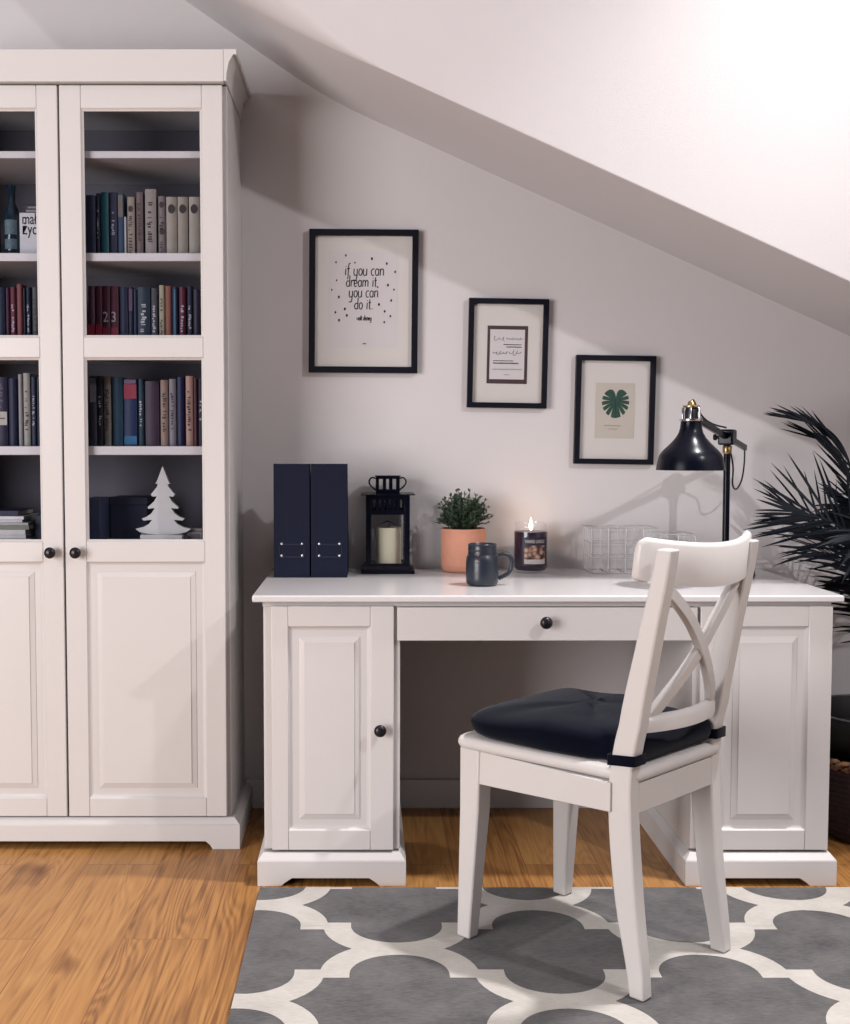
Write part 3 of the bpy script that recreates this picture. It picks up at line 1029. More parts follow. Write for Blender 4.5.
# white wooden tree
tree = empty('wooden_tree', (-0.288, -0.2405, 0.8345), 'white flat wooden fir tree standing in the cabinet', 'ornament')
half = [(0.0, 1.042), (0.017, 0.998), (0.021, 0.992), (0.014, 0.992), (0.016, 0.984), (0.034, 0.962), (0.029, 0.956), (0.017, 0.957), (0.025, 0.943), (0.043, 0.927), (0.042, 0.922), (0.023, 0.924), (0.033, 0.909), (0.046, 0.900), (0.060, 0.895), (0.055, 0.889), (0.031, 0.891), (0.040, 0.880), (0.056, 0.871), (0.078, 0.866), (0.066, 0.857), (0.045, 0.852), (0.020, 0.850)]
pts = [(-0.286 + x, z) for x, z in half] + [(-0.286 - x, z) for x, z in reversed(half[1:])]
m = MB(); m.prism(pts, 'y', -0.246, -0.228)
m.build('tree_board', WOODW, tree, bevel=0.001, smooth=0)
m = MB(); m.box(-0.348, -0.230, -0.262, -0.212, 0.8345, 0.8502)
m.build('base_block', WOODW, tree, bevel=0.002)
# bottles, white book with heavy lettering, book behind it
def bottle(x, y, zb, r, h, lab, col, neck=0.45):
    b = MB()
    b.lathe([(r * 0.9, 0), (r, 0.004), (r, h * 0.6), (r * 0.8, h * 0.68), (r * neck, h * 0.76), (r * neck, h * 0.93), (r * neck * 1.15, h * 0.935), (r * neck * 1.15, h)], c=(x, y, zb), n=24)
    o = b.build('glass_bottle', col, None, smooth=40)
    tag(o, lab, 'bottle', 'bottles behind the left glass door')
    l = MB()
    n = 10
    for z0, z1 in ((h * 0.12, h * 0.26), (h * 0.32, h * 0.52)):
        l.rings([[(x + (r + 0.0006) * math.sin(a), y - (r + 0.0006) * math.cos(a), zb + z) for a in [(-0.9 + 1.8 * k / n) for k in range(n + 1)]] for z in (z0, z1)], closed=False)
    l.build('bottle_label', mat('pale_green_label', rgb(92, 112, 118), 0.6, var=0.5, scale=120), o, smooth=60)
    return o
BG = mat('dark_bottle_glass', rgb(24, 44, 58), 0.08, var=0.1)
bottle(-0.697, -0.235, 1.6145, 0.021, 0.20, 'tall dark bottle with a pale label beside the white book', BG)
bottle(-0.752, -0.235, 1.6145, 0.022, 0.17, 'shorter dark bottle at the left of the tall bottle', BG)
m = MB(); m.box(-0.671, -0.560, -0.256, -0.236, 1.6148, 1.737)
wb = m.build('book', bmat((226, 222, 222)), None, bevel=0.0015)
tag(wb, 'white book facing out with heavy black lettering behind the left glass door', 'book')
m = MB()
m.text('małe', 0.043, (-0.664, -0.2568, 1.706), xs=0.66, bold=0.0002)
m.text('życie', 0.043, (-0.664, -0.2568, 1.678), xs=0.66, bold=0.0002)
m.build('cover_title', INK, wb, smooth=0)
m = MB(); m.box(-0.669, -0.562, -0.2355, -0.233, 1.618, 1.733)
m.build('page_block', PAGES, wb, smooth=0)
m = MB(); m.box(-0.666, -0.56, -0.228, -0.206, 1.6148, 1.765)
db = m.build('book', bmat((40, 40, 60)), None, bevel=0.0015)
tag(db, 'dark book with pale top lines standing behind the white lettered book', 'book')
m = MB(); m.box(-0.660, -0.57, -0.2292, -0.228, 1.744, 1.750); m.box(-0.655, -0.60, -0.2292, -0.228, 1.754, 1.759)
m.build('cover_title', bmat((150, 140, 140)), db, smooth=0)

# ------------------------------------------------------------------ pictures
def picture(name_label, cx, cz, w, h, rot, bw=0.018):
    r = empty('picture_frame', (cx, -0.0005, cz), name_label, 'picture', 'black framed prints on the back wall')
    r.rotation_euler = (0, rot, 0)
    OFF[r] = Vector((0, 0, 0))
    x0, x1, z0, z1 = -w / 2, w / 2, -h / 2, h / 2
    m = MB()
    yo = -0.022
    for a in (0, 1):
        # mitred mouldings
        pass
    m.frame_ring(x0, x1, z0, z1, [(0, 0.0), (0, yo), (bw, yo), (bw, yo + 0.012)], cap=False)
    m.frame_ring(x0, x1, z0, z1, [(0, 0.0), (bw, 0.0), (bw, yo + 0.012)], cap=False)
    m.build('frame', NAVYM, r, smooth=0, weld=True)
    m = MB()
    m.box(x0 + bw * 0.9, x1 - bw * 0.9, -0.0085, -0.004, z0 + bw * 0.9, z1 - bw * 0.9)
    m.build('mount', MATB, r, smooth=0)
    m = MB()
    m.box(x0 + bw * 0.95, x1 - bw * 0.95, -0.0118, -0.0104, z0 + bw * 0.95, z1 - bw * 0.95)
    tag(m.build('glass_pane', CLEAR, r, smooth=0), 'clear glass over the print')
    return r

# single-line handwriting
def arc(cx, cz, rx, rz, a0, a1, n=9):
    return [(cx + rx * math.cos(math.radians(a0 + (a1 - a0) * k / n)), cz + rz * math.sin(math.radians(a0 + (a1 - a0) * k / n))) for k in range(n + 1)]
GL = {
 'i': (0.30, [[(0.15, 1.0), (0.15, 0.0)], [(0.13, 1.28), (0.18, 1.36)]]),
 'f': (0.48, [[(0.45, 1.75), (0.33, 1.82), (0.22, 1.6), (0.20, 0.9), (0.20, -0.35), (0.12, -0.6)], [(0.02, 1.0), (0.42, 1.0)]]),
 'y': (0.66, [[(0.08, 1.0)] + arc(0.30, 0.28, 0.22, 0.28, 180, 360), [(0.53, 1.0), (0.52, 0.1), (0.46, -0.55)] + arc(0.27, -0.55, 0.18, 0.22, 0, -160)]),
 'o': (0.62, [arc(0.31, 0.5, 0.23, 0.5, 90, 450, 16)]),
 'u': (0.66, [[(0.08, 1.0)] + arc(0.30, 0.28, 0.22, 0.28, 180, 360) , [(0.53, 1.0), (0.53, 0.0)]]),
 'c': (0.55, [arc(0.33, 0.5, 0.25, 0.5, 55, 305, 14)]),
 'a': (0.66, [arc(0.30, 0.5, 0.22, 0.5, 50, 320, 14), [(0.53, 1.0), (0.53, 0.0)]]),
 'n': (0.66, [[(0.10, 1.0), (0.10, 0.0)], [(0.10, 0.62)] + arc(0.32, 0.66, 0.21, 0.34, 160, 0) + [(0.53, 0.0)]]),
 'd': (0.66, [arc(0.30, 0.45, 0.22, 0.45, 50, 320, 14), [(0.53, 1.75), (0.53, 0.0)]]),
 'r': (0.46, [[(0.10, 1.0), (0.10, 0.0)], [(0.10, 0.6)] + arc(0.30, 0.62, 0.19, 0.36, 150, 40)]),
 'e': (0.58, [[(0.09, 0.48), (0.50, 0.56)] + arc(0.29, 0.5, 0.21, 0.5, 15, 315, 14)]),
 'm': (0.98, [[(0.10, 1.0), (0.10, 0.0)], [(0.10, 0.62)] + arc(0.28, 0.66, 0.17, 0.34, 160, 0) + [(0.45, 0.0)], [(0.45, 0.62)] + arc(0.65, 0.66, 0.19, 0.34, 160, 0) + [(0.84, 0.0)]]),
 't': (0.46, [[(0.20, 1.5), (0.20, 0.15), (0.28, 0.0), (0.38, 0.06)], [(0.04, 1.0), (0.38, 1.0)]]),
 'w': (0.84, [[(0.06, 1.0), (0.22, 0.0), (0.40, 0.8), (0.58, 0.0), (0.76, 1.0)]]),
 'l': (0.30, [[(0.14, 1.7), (0.14, 0.12), (0.22, 0.0)]]),
 's': (0.52, [arc(0.27, 0.74, 0.18, 0.26, 40, 250, 8) + arc(0.27, 0.24, 0.19, 0.26, 80, -150, 8)]),
 'k': (0.56, [[(0.1, 1.7), (0.1, 0.0)], [(0.46, 1.0), (0.12, 0.42), (0.48, 0.0)]]),
 '.': (0.26, [[(0.10, 0.0), (0.16, 0.10)]]),
 ',': (0.26, [[(0.14, 0.10), (0.08, -0.2)]]),
 ' ': (0.42, []),
}
def hand(mb, s, xc, zb, size, y, xs=0.8, sw=0.0024, slant=0.05):
    W = sum(GL[c][0] for c in s) * size * xs
    x = xc - W / 2
    for c in s:
        w, strokes = GL[c]
        for st in strokes:
            mb.ribbon([(x + (px * xs + slant * pz) * size, zb + pz * size) for px, pz in st], sw, y)
        x += w * size * xs

TILT = math.radians(0.45)
p1 = picture('large framed quote print in black lettering, leftmost of the three pictures', 0.2735, 1.524, 0.322, 0.420, TILT)
m = MB(); m.box(-0.103, 0.100, -0.0092, -0.0084, -0.133, 0.149)
pr = m.build('print', PAPER, p1, smooth=0)
m = MB()
yy = -0.0096
S = 0.0190
hand(m, 'if you can', 0.002, 0.077, S * 1.02, yy, 1.12, 0.0030)
hand(m, 'dream it,', -0.004, 0.044, S * 0.98, yy, 1.10, 0.0030)
hand(m, 'you can', 0.000, 0.013, S, yy, 1.10, 0.0030)
hand(m, 'do it.', 0.000, -0.022, S, yy, 1.10, 0.0030)
hand(m, 'walt disney', 0.002, -0.055, 0.0085, yy, 0.86, 0.0021)
hand(m, 'mm nm', 0.004, -0.1255, 0.0030, yy, 0.8, 0.0008)
conf = [(-0.082, 0.115), (-0.053, 0.135), (-0.026, 0.114), (0.024, 0.126), (0.068, 0.112), (0.093, 0.088), (-0.080, 0.062), (-0.094, 0.034), (-0.073, 0.013), (0.072, 0.049), (0.090, 0.036), (0.082, 0.004), (0.046, -0.008), (0.063, -0.028), (0.080, -0.042), (0.062, -0.060), (-0.055, -0.022), (-0.083, -0.032), (-0.049, -0.041), (-0.072, -0.055), (-0.048, 0.106), (0.030, -0.062)]
random.seed(4)
for (x, z) in conf[:20]:
    r = random.uniform(0.0026, 0.0044)
    a0 = random.uniform(0, 6)
    m.face([(x + r * math.cos(a0 + 2 * PI * k / 8) * 0.75, yy, z + r * math.sin(a0 + 2 * PI * k / 8) * 1.1) for k in range(8)])
m.build('lettering', INK, pr, smooth=0)

p2 = picture('small framed script card with a brown border, middle of the three pictures', 0.7015, 1.371, 0.236, 0.322, math.radians(1.0), 0.0155)
m = MB(); m.box(-0.061, 0.059, -0.0094, -0.0084, -0.089, 0.082)
ca = m.build('card_border', BROWNC, p2, smooth=0)
m = MB(); m.box(-0.053, 0.050, -0.0101, -0.0093, -0.076, 0.071)
pr = m.build('print', PAPER, p2, smooth=0)
m = MB(); mb2 = MB()
yy = -0.0105
def scribble(mm, x0, x1, z, amp, per, sw, seed):
    random.seed(seed)
    n = int((x1 - x0) / per * 10)
    pts = []
    for k in range(n + 1):
        t = k / n
        a = 2 * PI * t * (x1 - x0) / per
        pts.append((x0 + (x1 - x0) * t + 0.3 * per * math.sin(a + 0.8), z + amp * math.sin(a) * (0.6 + 0.4 * math.sin(a * 0.37 + seed))))
    mm.ribbon(pts, sw, yy)
scribble(mb2, -0.044, -0.008, 0.044, 0.008, 0.013, 0.0013, 1)
scribble(mb2, -0.006, 0.044, 0.044, 0.004, 0.008, 0.0013, 2)
scribble(mb2, -0.046, 0.000, 0.002, 0.006, 0.010, 0.0017, 3)
scribble(mb2, 0.002, 0.040, 0.003, 0.009, 0.011, 0.0015, 4)
scribble(mb2, -0.046, 0.044, -0.046, 0.0028, 0.007, 0.0011, 5)
mb2.build('script', INKG, pr, smooth=0)
for x0, x1, z, h in ((-0.013, 0.040, 0.0265, 0.0028), (-0.004, 0.041, 0.0195, 0.0034), (-0.043, 0.014, -0.0215, 0.0026), (-0.043, 0.032, -0.0285, 0.0040), (-0.010, 0.006, -0.0625, 0.0014)):
    x = x0
    random.seed(int(x0 * 1e4) + 9)
    while x < x1:
        w = random.uniform(0.0016, 0.003)
        m.box(x, x + w, yy - 0.0001, yy + 0.0002, z - h / 2 * random.uniform(0.7, 1), z + h / 2 * random.uniform(0.7, 1))
        x += w + 0.0006
m.build('lettering', INK, pr, smooth=0)

p3_ = picture('small framed green leaf print, rightmost picture above the lamp', 1.0205, 1.204, 0.236, 0.322, math.radians(0.9), 0.0155)
m = MB(); m.box(-0.057, 0.060, -0.0092, -0.0084, -0.084, 0.080)
pr = m.build('print', mat('cream_print', rgb(208, 198, 186), 0.8, var=0.02), p3_, smooth=0)
# swiss-cheese leaf: a heart with slits cut from the edge toward the midrib
m = MB()
yy = -0.0096
cxl, czl = 0.002, 0.028
def lerp_tab(tab, a):
    for (a0, r0), (a1, r1) in zip(tab[:-1], tab[1:]):
        if a <= a1: return r0 + (r1 - r0) * (a - a0) / (a1 - a0)
    return tab[-1][1]
OUT = [(0, 0.052), (20, 0.050), (50, 0.045), (90, 0.041), (125, 0.040), (150, 0.038), (165, 0.032), (174, 0.020), (180, 0.006)]
ring = []
for k in range(360):
    ad = k - 180
    a = abs(ad)
    r = lerp_tab(OUT, a)
    cuts = (24, 47, 70, 93, 117) if ad > 0 else (20, 43, 66, 90, 115)
    for c in cuts:
        d = abs(a - c)
        if d < 5.0: r *= 0.42 + 0.58 * (d / 5.0) ** 0.7
    for c in (58, 82, 105):
        d = abs(a - c)
    ring.append((cxl + r * math.sin(math.radians(ad)) * 0.98 + 0.10 * (0.02 - r * 0.3), yy, czl - r * math.cos(math.radians(ad))))
for k in range(360):
    m.face([(cxl, yy, czl), ring[k], ring[(k + 1) % 360]])
mr = MB()
mr.ribbon([(cxl, czl + 0.004), (cxl + 0.001, czl - 0.02), (cxl, czl - 0.046)], 0.0016, yy - 0.0002)
lf_ = m.build('leaf', mat('print_green', rgb(48, 82, 70), 0.8, var=0.5, scale=90), pr, smooth=0, weld=True)
mr.build('leaf_midrib', mat('print_dark_green', rgb(24, 46, 42), 0.8, var=0.2), pr, smooth=0)
m = MB()
yy = -0.0095
scribble(m, -0.030, 0.020, -0.046, 0.0022, 0.005, 0.0009, 7)
scribble(m, -0.018, 0.010, -0.056, 0.0022, 0.005, 0.0009, 8)
m.build('lettering', INKG, pr, smooth=0)

# ------------------------------------------------------------------ things on the desk
def magazine_file(x0, x1, yf, label):
    r = empty('magazine_file', ((x0 + x1) / 2, (yf - 0.004) / 2, DZ), label, 'magazine file', 'navy magazine files on the desk')
    z0, zt, zl = DZ + 0.0004, DZ + 0.318, DZ + 0.10
    yb = -0.004
    t = 0.003
    m = MB()
    m.box(x0, x1, yf, yf + t, z0, zt)
    m.box(x0, x1, yb - t, yb, z0, zl)
    m.box(x0, x1, yf + t, yb - t, z0, z0 + t)
    side = [(yf + t, z0 + t), (yb - t, z0 + t), (yb - t, zl), (yb - 0.06, zl + 0.02), (yf + 0.09, zt - 0.06), (yf + 0.06, zt), (yf + t, zt)]
    m.prism(side, 'x', x0, x0 + t)
    m.prism(side, 'x', x1 - t, x1)
    m.build('body', FILEC, r, bevel=0.0012)
    cx = (x0 + x1) / 2
    m = MB()
    for zz, hh in ((DZ + 0.093, 0.0020), (DZ + 0.058, 0.0020)):
        m.box(cx - 0.036, cx + 0.036, yf - 0.0012, yf, zz - hh, zz + hh)
    m.box(cx - 0.036, cx - 0.033, yf - 0.0012, yf, DZ + 0.058, DZ + 0.093)
    m.box(cx + 0.033, cx + 0.036, yf - 0.0012, yf, DZ + 0.058, DZ + 0.093)
    lab = m.build('label_holder', mat('dark_label_metal', rgb(30, 34, 56), 0.45, metal=0.3, var=0.1), r, smooth=0)
    for sx in (-1, 1):
        for zz in (DZ + 0.095, DZ + 0.062):
            m = MB()
            m.lathe([(0.0032, -0.001), (0.0032, 0.0018), (0.0018, 0.003), (0.0002, 0.0032)], c=(cx + sx * 0.0285, yf, zz), n=12, axis='y', cap0=False, cap1=False)
            tag(m.build('rivet', CHROME, lab), 'bright metal rivet')
magazine_file(0.0235, 0.1240, -0.255, 'navy magazine file at the left end of the desk, next to the cabinet')
magazine_file(0.1275, 0.2290, -0.255, 'navy magazine file nearer the black lantern')

# lantern
LX, LY = 0.344, -0.088
lan = empty('lantern', (LX, LY, DZ), 'black metal candle lantern with slotted top on the desk', 'lantern')
def bx(cx, cy, hx, hy, z0, z1, mm): mm.box(cx - hx, cx + hx, cy - hy, cy + hy, z0, z1)
m = MB()
bx(LX, LY, 0.077, 0.077, DZ + 0.0004, DZ + 0.012, m)
A = [(LX - 0.074, LY - 0.074, DZ + 0.012), (LX + 0.074, LY - 0.074, DZ + 0.012), (LX + 0.074, LY + 0.074, DZ + 0.012), (LX - 0.074, LY + 0.074, DZ + 0.012)]
B = [(LX + (p[0] - LX) * 0.90, LY + (p[1] - LY) * 0.90, DZ + 0.023) for p in A]
m.rings([A, B])
m.build('base', NAVY, lan, bevel=0.001)
hb = 0.063
zb0, zb1 = DZ + 0.0231, DZ + 0.226
m = MB()
for sx in (-1, 1):
    for sy in (-1, 1):
        bx(LX + sx * (hb - 0.0075), LY + sy * (hb - 0.0075), 0.0075, 0.0075, zb0, zb1, m)
m.build('corner_posts', NAVY, lan, bevel=0.0008)
m = MB()
for (ax_, s) in (('x', -1), ('x', 1), ('y', -1), ('y', 1)):
    def piece(u0, u1, z0, z1, d0=0.0, d1=0.004):
        if ax_ == 'y':
            ya, yb2 = (LY - hb + d0, LY - hb + d1) if s < 0 else (LY + hb - d1, LY + hb - d0)
            m.box(LX + u0, LX + u1, ya, yb2, z0, z1)
        else:
            xa, xb = (LX - hb + d0, LX - hb + d1) if s < 0 else (LX + hb - d1, LX + hb - d0)
            m.box(xa, xb, LY + u0, LY + u1, z0, z1)
    q = hb - 0.0151
    piece(-q, q, DZ + 0.170, DZ + 0.184)
    piece(-q, q, DZ + 0.214, DZ + 0.226)
    piece(-q, -q + 0.004, DZ + 0.184, DZ + 0.214)
    piece(q - 0.004, q, DZ + 0.184, DZ + 0.214)
    n = 6
    span = 2 * q - 0.008
    pitch = span / n
    for k in range(1, n):
        c = -q + 0.004 + pitch * k
        piece(c - 0.0047, c + 0.0047, DZ + 0.184, DZ + 0.214)
m.build('slotted_band', NAVY, lan)
m = MB()
for s in (-1, 1):
    q = hb - 0.0151
    m.box(LX - q, LX + q, LY + s * hb - (0.004 if s > 0 else 0), LY + s * hb + (0 if s > 0 else 0.004), zb0, zb0 + 0.006)
    m.box(LX + s * hb - (0.004 if s > 0 else 0), LX + s * hb + (0 if s > 0 else 0.004), LY - q, LY + q, zb0, zb0 + 0.006)
m.build('lower_sill', NAVY, lan)
m = MB()
for (ax_, s) in (('x', -1), ('x', 1), ('y', -1), ('y', 1)):
    q = hb - 0.0155
    if ax_ == 'y':
        y = LY + s * (hb - 0.003)
        m.box(LX - q, LX + q, y - 0.0007, y + 0.0007, zb0 + 0.0065, DZ + 0.1695)
    else:
        x = LX + s * (hb - 0.003)
        m.box(x - 0.0007, x + 0.0007, LY - q, LY + q, zb0 + 0.0065, DZ + 0.1695)
tag(m.build('glass_panes', CLEAR, lan, smooth=0), 'clear glass panes')
m = MB()
bx(LX, LY, 0.078, 0.078, DZ + 0.2262, DZ + 0.2295, m)
m.build('roof_plate', NAVY, lan, bevel=0.0006)
m = MB()
cz0, cz1 = DZ + 0.2297, DZ + 0.279
hc = 0.0345
for s in (-1, 1):
    for ax_ in 'xy':
        def piece(u0, u1, z0, z1):
            if ax_ == 'y':
                ya, yb2 = (LY - hc, LY - hc + 0.003) if s < 0 else (LY + hc - 0.003, LY + hc)
                m.box(LX + u0, LX + u1, ya, yb2, z0, z1)
            else:
                xa, xb = (LX - hc, LX - hc + 0.003) if s < 0 else (LX + hc - 0.003, LX + hc)
                m.box(xa, xb, LY + u0, LY + u1, z0, z1)
        q = hc if ax_ == 'y' else hc - 0.003
        piece(-q, q, cz0, cz0 + 0.010)
        piece(-q, q, cz1 - 0.007, cz1)
        for c in (-0.0300, -0.0092, 0.0092, 0.0300):
            w = 0.0045
            a, b_ = max(-q, c - w), min(q, c + w)
            piece(a, b_, cz0 + 0.010, cz1 - 0.007)
bx(LX, LY, hc + 0.003, hc + 0.003, cz1, cz1 + 0.0025, m)
m.build('chimney', NAVY, lan)
for s in (-1, 1):
    m = MB()
    pts = [(LX + s * hc, LY, cz1 - 0.006), (LX + s * (hc + 0.012), LY, cz1 - 0.004), (LX + s * (hc + 0.019), LY, cz1 - 0.013), (LX + s * (hc + 0.017), LY, cz1 - 0.024), (LX + s * (hc + 0.008), LY, cz1 - 0.034), (LX + s * hc, LY, cz1 - 0.040)]
    m.tube(spline(pts, 5), 0.0023, 8)
    m.build('handle', NAVY, lan)
m = MB()
m.lathe([(0.0365, 0.0), (0.037, 0.002), (0.037, 0.104), (0.035, 0.1065), (0.028, 0.105), (0.008, 0.103), (0.0002, 0.103)], c=(LX + 0.003, LY, DZ + 0.0234), n=40)
cnd = m.build('pillar_candle', WAX, None, smooth=40)
tag(cnd, 'cream pillar candle standing inside the black lantern', 'candle')
m = MB(); m.tube([(LX + 0.003, LY, DZ + 0.126), (LX + 0.004, LY, DZ + 0.134), (LX + 0.008, LY, DZ + 0.140)], 0.0012, 6)
tag(m.build('wick', BLACKP, cnd), 'burnt black wick')
m = MB()
m.box(LX - 0.030, LX + 0.034, LY - 0.002, LY + 0.002, DZ + 0.131, DZ + 0.1325)
pk = [(LX - 0.034, DZ + 0.130), (LX + 0.001, DZ + 0.144), (LX + 0.036, DZ + 0.130), (LX + 0.001, DZ + 0.1475)]
m = MB(); m.prism(pk, 'y', LY + 0.041, LY + 0.044)
m.build('gable_bracket', NAVY, lan)

# potted greenery
PX, PY = 0.566, -0.086
pot = empty('potted_greenery', (PX, PY, DZ), 'small leafy green plant in a ribbed peach pot on the desk', 'plant')
m = MB()
prof = [(0.060, 0.0), (0.067, 0.003), (0.0705, 0.012)]
z = 0.018
k = 0
while z < 0.118:
    prof.append((0.0722 + (0.0009 if k % 2 else -0.0004), z))
    z += 0.0032
    k += 1
prof += [(0.0735, 0.122), (0.0735, 0.126), (0.0700, 0.127), (0.0690, 0.112), (0.0002, 0.111)]
m.lathe([(max(0.0002, r * 0.895), h + 0.0004) for r, h in prof], c=(PX, PY, DZ), n=48)
m.build('pot', TERRA, pot, smooth=60)
random.seed(11)
lf, stm = MB(), MB()
def leaf(mm, p, d, L, W, up=Vector((0, 0, 1))):
    d = d.normalized()
    s = d.cross(up)
    if s.length < 1e-3: s = Vector((1, 0, 0))
    s.normalize()
    n = s.cross(d).normalized()
    a = p
    b = p + d * L * 0.45 + s * W / 2 + n * L * 0.05
    c = p + d * L
    e = p + d * L * 0.45 - s * W / 2 + n * L * 0.05
    mid = p + d * L * 0.5 - n * L * 0.02
    mm.face((a, b, mid)); mm.face((b, c, mid)); mm.face((c, e, mid)); mm.face((e, a, mid))
for i in range(190):
    a = random.uniform(0, 2 * PI)
    el = math.asin(random.uniform(-0.12, 1.0))
    R_ = random.uniform(0.62, 1.0)
    tip = Vector((PX + 0.084 * R_ * math.cos(el) * math.cos(a), PY + 0.074 * R_ * math.cos(el) * math.sin(a), DZ + 0.150 + 0.088 * R_ * math.sin(el)))
    if tip.y > -0.016: tip.y = -0.018
    b0 = Vector((PX + 0.028 * math.cos(a) * math.cos(el), PY + 0.028 * math.sin(a) * math.cos(el), DZ + 0.112))
    mid = b0.lerp(tip, 0.5) + Vector((-0.004 * math.cos(a), -0.004 * math.sin(a), 0.010))
    pts = spline([b0, mid, tip], 3)
    stm.tube(pts, 0.0009, 4)
    for j in range(2, len(pts)):
        for q in range(3):
            t = (pts[j] - pts[j - 1]).normalized()
            v = Vector((random.uniform(-1, 1), random.uniform(-1, 1), random.uniform(-0.4, 0.8)))
            p_ = pts[j]
            L_ = random.uniform(0.010, 0.016)
            d_ = (t * 0.7 + v)
            if p_.y + L_ * d_.normalized().y > -0.003: d_.y = -abs(d_.y)
            leaf(lf, p_, d_, L_, random.uniform(0.0055, 0.0085), Vector((random.uniform(-.6, .6), random.uniform(-.6, .6), 1)))
lf.build('foliage', LEAF, pot, smooth=0, recalc=False)
stm.build('stems', STEM, pot)

# mug
MX, MY = 0.588, -0.435
mug = empty('jar_mug', (MX, MY, DZ), 'slate blue jar-shaped mug with handle near the desk front', 'mug')
m = MB()
prof = [(0.034, 0.0005), (0.040, 0.003), (0.0435, 0.010), (0.0445, 0.022), (0.0445, 0.068), (0.0435, 0.078), (0.0395, 0.086), (0.0385, 0.088), (0.0395, 0.091), (0.0385, 0.094), (0.0388, 0.099), (0.0398, 0.102), (0.0388, 0.105), (0.0385, 0.112), (0.0392, 0.1155), (0.0378, 0.117), (0.0355, 0.115), (0.0352, 0.085), (0.0405, 0.072), (0.0405, 0.012), (0.034, 0.008), (0.0002, 0.008)]
m.lathe([(max(0.0002, r * 0.965), h * 0.945) for r, h in prof], c=(MX, MY, DZ), n=48)
m.build('body', MUGC, mug, smooth=50)
m = MB()
hp = [(0.0415, 0.083), (0.052, 0.087), (0.066, 0.086), (0.0755, 0.078), (0.078, 0.064), (0.0755, 0.044), (0.066, 0.032), (0.052, 0.024), (0.0425, 0.019)]
pts = spline([(MX + x, MY, DZ + z * 0.945) for x, z in hp], 5)
m.tube(pts, 0.0058, 10)
m.build('handle', MUGC, mug, smooth=60)
m = MB()
for a, z in ((-0.55, 0.090), (-0.42, 0.086), (-0.50, 0.078), (-0.36, 0.074), (-0.45, 0.067)):
    for k in range(3):
        aa = a + k * 0.05
        r = 0.0452
        m.box(MX + r * math.sin(aa) - 0.0012, MX + r * math.sin(aa) + 0.0012, MY - r * math.cos(aa) - 0.0004, MY - r * math.cos(aa) + 0.002, DZ + z - 0.005, DZ + z - 0.003)
m.build('embossed_mark', mat('dull_red_glaze', rgb(112, 82, 90), 0.4, var=0.2), mug, smooth=0)

# scented candle in a jar
JX, JY = 0.760, -0.115
jar = empty('scented_candle', (JX, JY, DZ), 'burning dark scented candle in a glass jar with a photo label', 'candle')
m = MB()
m.lathe([(0.040, 0.0005), (0.047, 0.005), (0.0495, 0.014), (0.0495, 0.118), (0.048, 0.126), (0.045, 0.131), (0.0452, 0.142), (0.0470, 0.145), (0.0462, 0.148), (0.0440, 0.147), (0.0430, 0.131), (0.0455, 0.125), (0.0478, 0.116), (0.0478, 0.016), (0.042, 0.008), (0.0002, 0.008)], c=(JX, JY, DZ), n=48)
tag(m.build('jar', CLEAR, jar, smooth=50), 'clear glass jar')
m = MB()
m.lathe([(0.041, 0.0085), (0.0472, 0.0165), (0.0472, 0.114), (0.046, 0.120), (0.030, 0.119), (0.0002, 0.118)], c=(JX, JY, DZ), n=48)
wx = m.build('wax', DWAX, jar, smooth=50)
m = MB(); m.tube([(JX, JY, DZ + 0.116), (JX, JY, DZ + 0.126)], 0.0012, 6)
m.build('wick', BLACKP, wx)
fl = bpy.data.materials.new('candle_flame'); fl.use_nodes = True
fl.node_tree.nodes['Principled BSDF'].inputs['Base Color'].default_value = (1, 0.8, 0.5, 1)
fl.node_tree.nodes['Principled BSDF'].inputs['Emission Color'].default_value = (1.0, 0.78, 0.50, 1)
fl.node_tree.nodes['Principled BSDF'].inputs['Emission Strength'].default_value = 14
m = MB()
m.lathe([(0.0003, 0.122), (0.0040, 0.127), (0.0056, 0.133), (0.0048, 0.141), (0.0026, 0.150), (0.0003, 0.160)], c=(JX, JY, DZ), n=16, cap0=False, cap1=False)
tag(m.build('flame', fl, wx), 'small bright flame')
def wrap(mm, r, a0, a1, z0, z1, n=14):
    mm.rings([[(JX + r * math.sin(a0 + (a1 - a0) * k / n), JY - r * math.cos(a0 + (a1 - a0) * k / n), DZ + z) for k in range(n + 1)] for z in (z0, z1)], closed=False)
m = MB(); wrap(m, 0.0499, -0.62, 0.95, 0.024, 0.106)
lab = m.build('label', mat('label_navy', rgb(26, 24, 44), 0.5, var=0.1), jar, smooth=60)
m = MB(); wrap(m, 0.0502, -0.52, 0.80, 0.028, 0.082)
def photo_mat():
    mm = bpy.data.materials.new('label_photo'); mm.use_nodes = True
    nt = mm.node_tree
    b = nt.nodes['Principled BSDF']
    tc = nt.nodes.new('ShaderNodeTexCoord')
    v = nt.nodes.new('ShaderNodeTexVoronoi'); v.inputs['Scale'].default_value = 75
    nt.links.new(tc.outputs['Object'], v.inputs['Vector'])
    cr = nt.nodes.new('ShaderNodeValToRGB')
    cr.color_ramp.elements[0].position = 0.1; cr.color_ramp.elements[0].color = rgb(196, 172, 150)
    cr.color_ramp.elements[1].position = 0.75; cr.color_ramp.elements[1].color = rgb(40, 24, 26)
    e = cr.color_ramp.elements.new(0.45); e.color = rgb(150, 108, 92)
    nt.links.new(v.outputs['Distance'], cr.inputs[0]); nt.links.new(cr.outputs[0], b.inputs['Base Color'])
    b.inputs['Roughness'].default_value = 0.5
    return mm
m.build('label_photo', photo_mat(), lab, smooth=60)
m = MB(); wrap(m, 0.0504, -0.50, 0.78, 0.029, 0.042)
m.build('label_strip', mat('label_cream', rgb(196, 186, 182), 0.6, var=0.2, scale=150), lab, smooth=60)
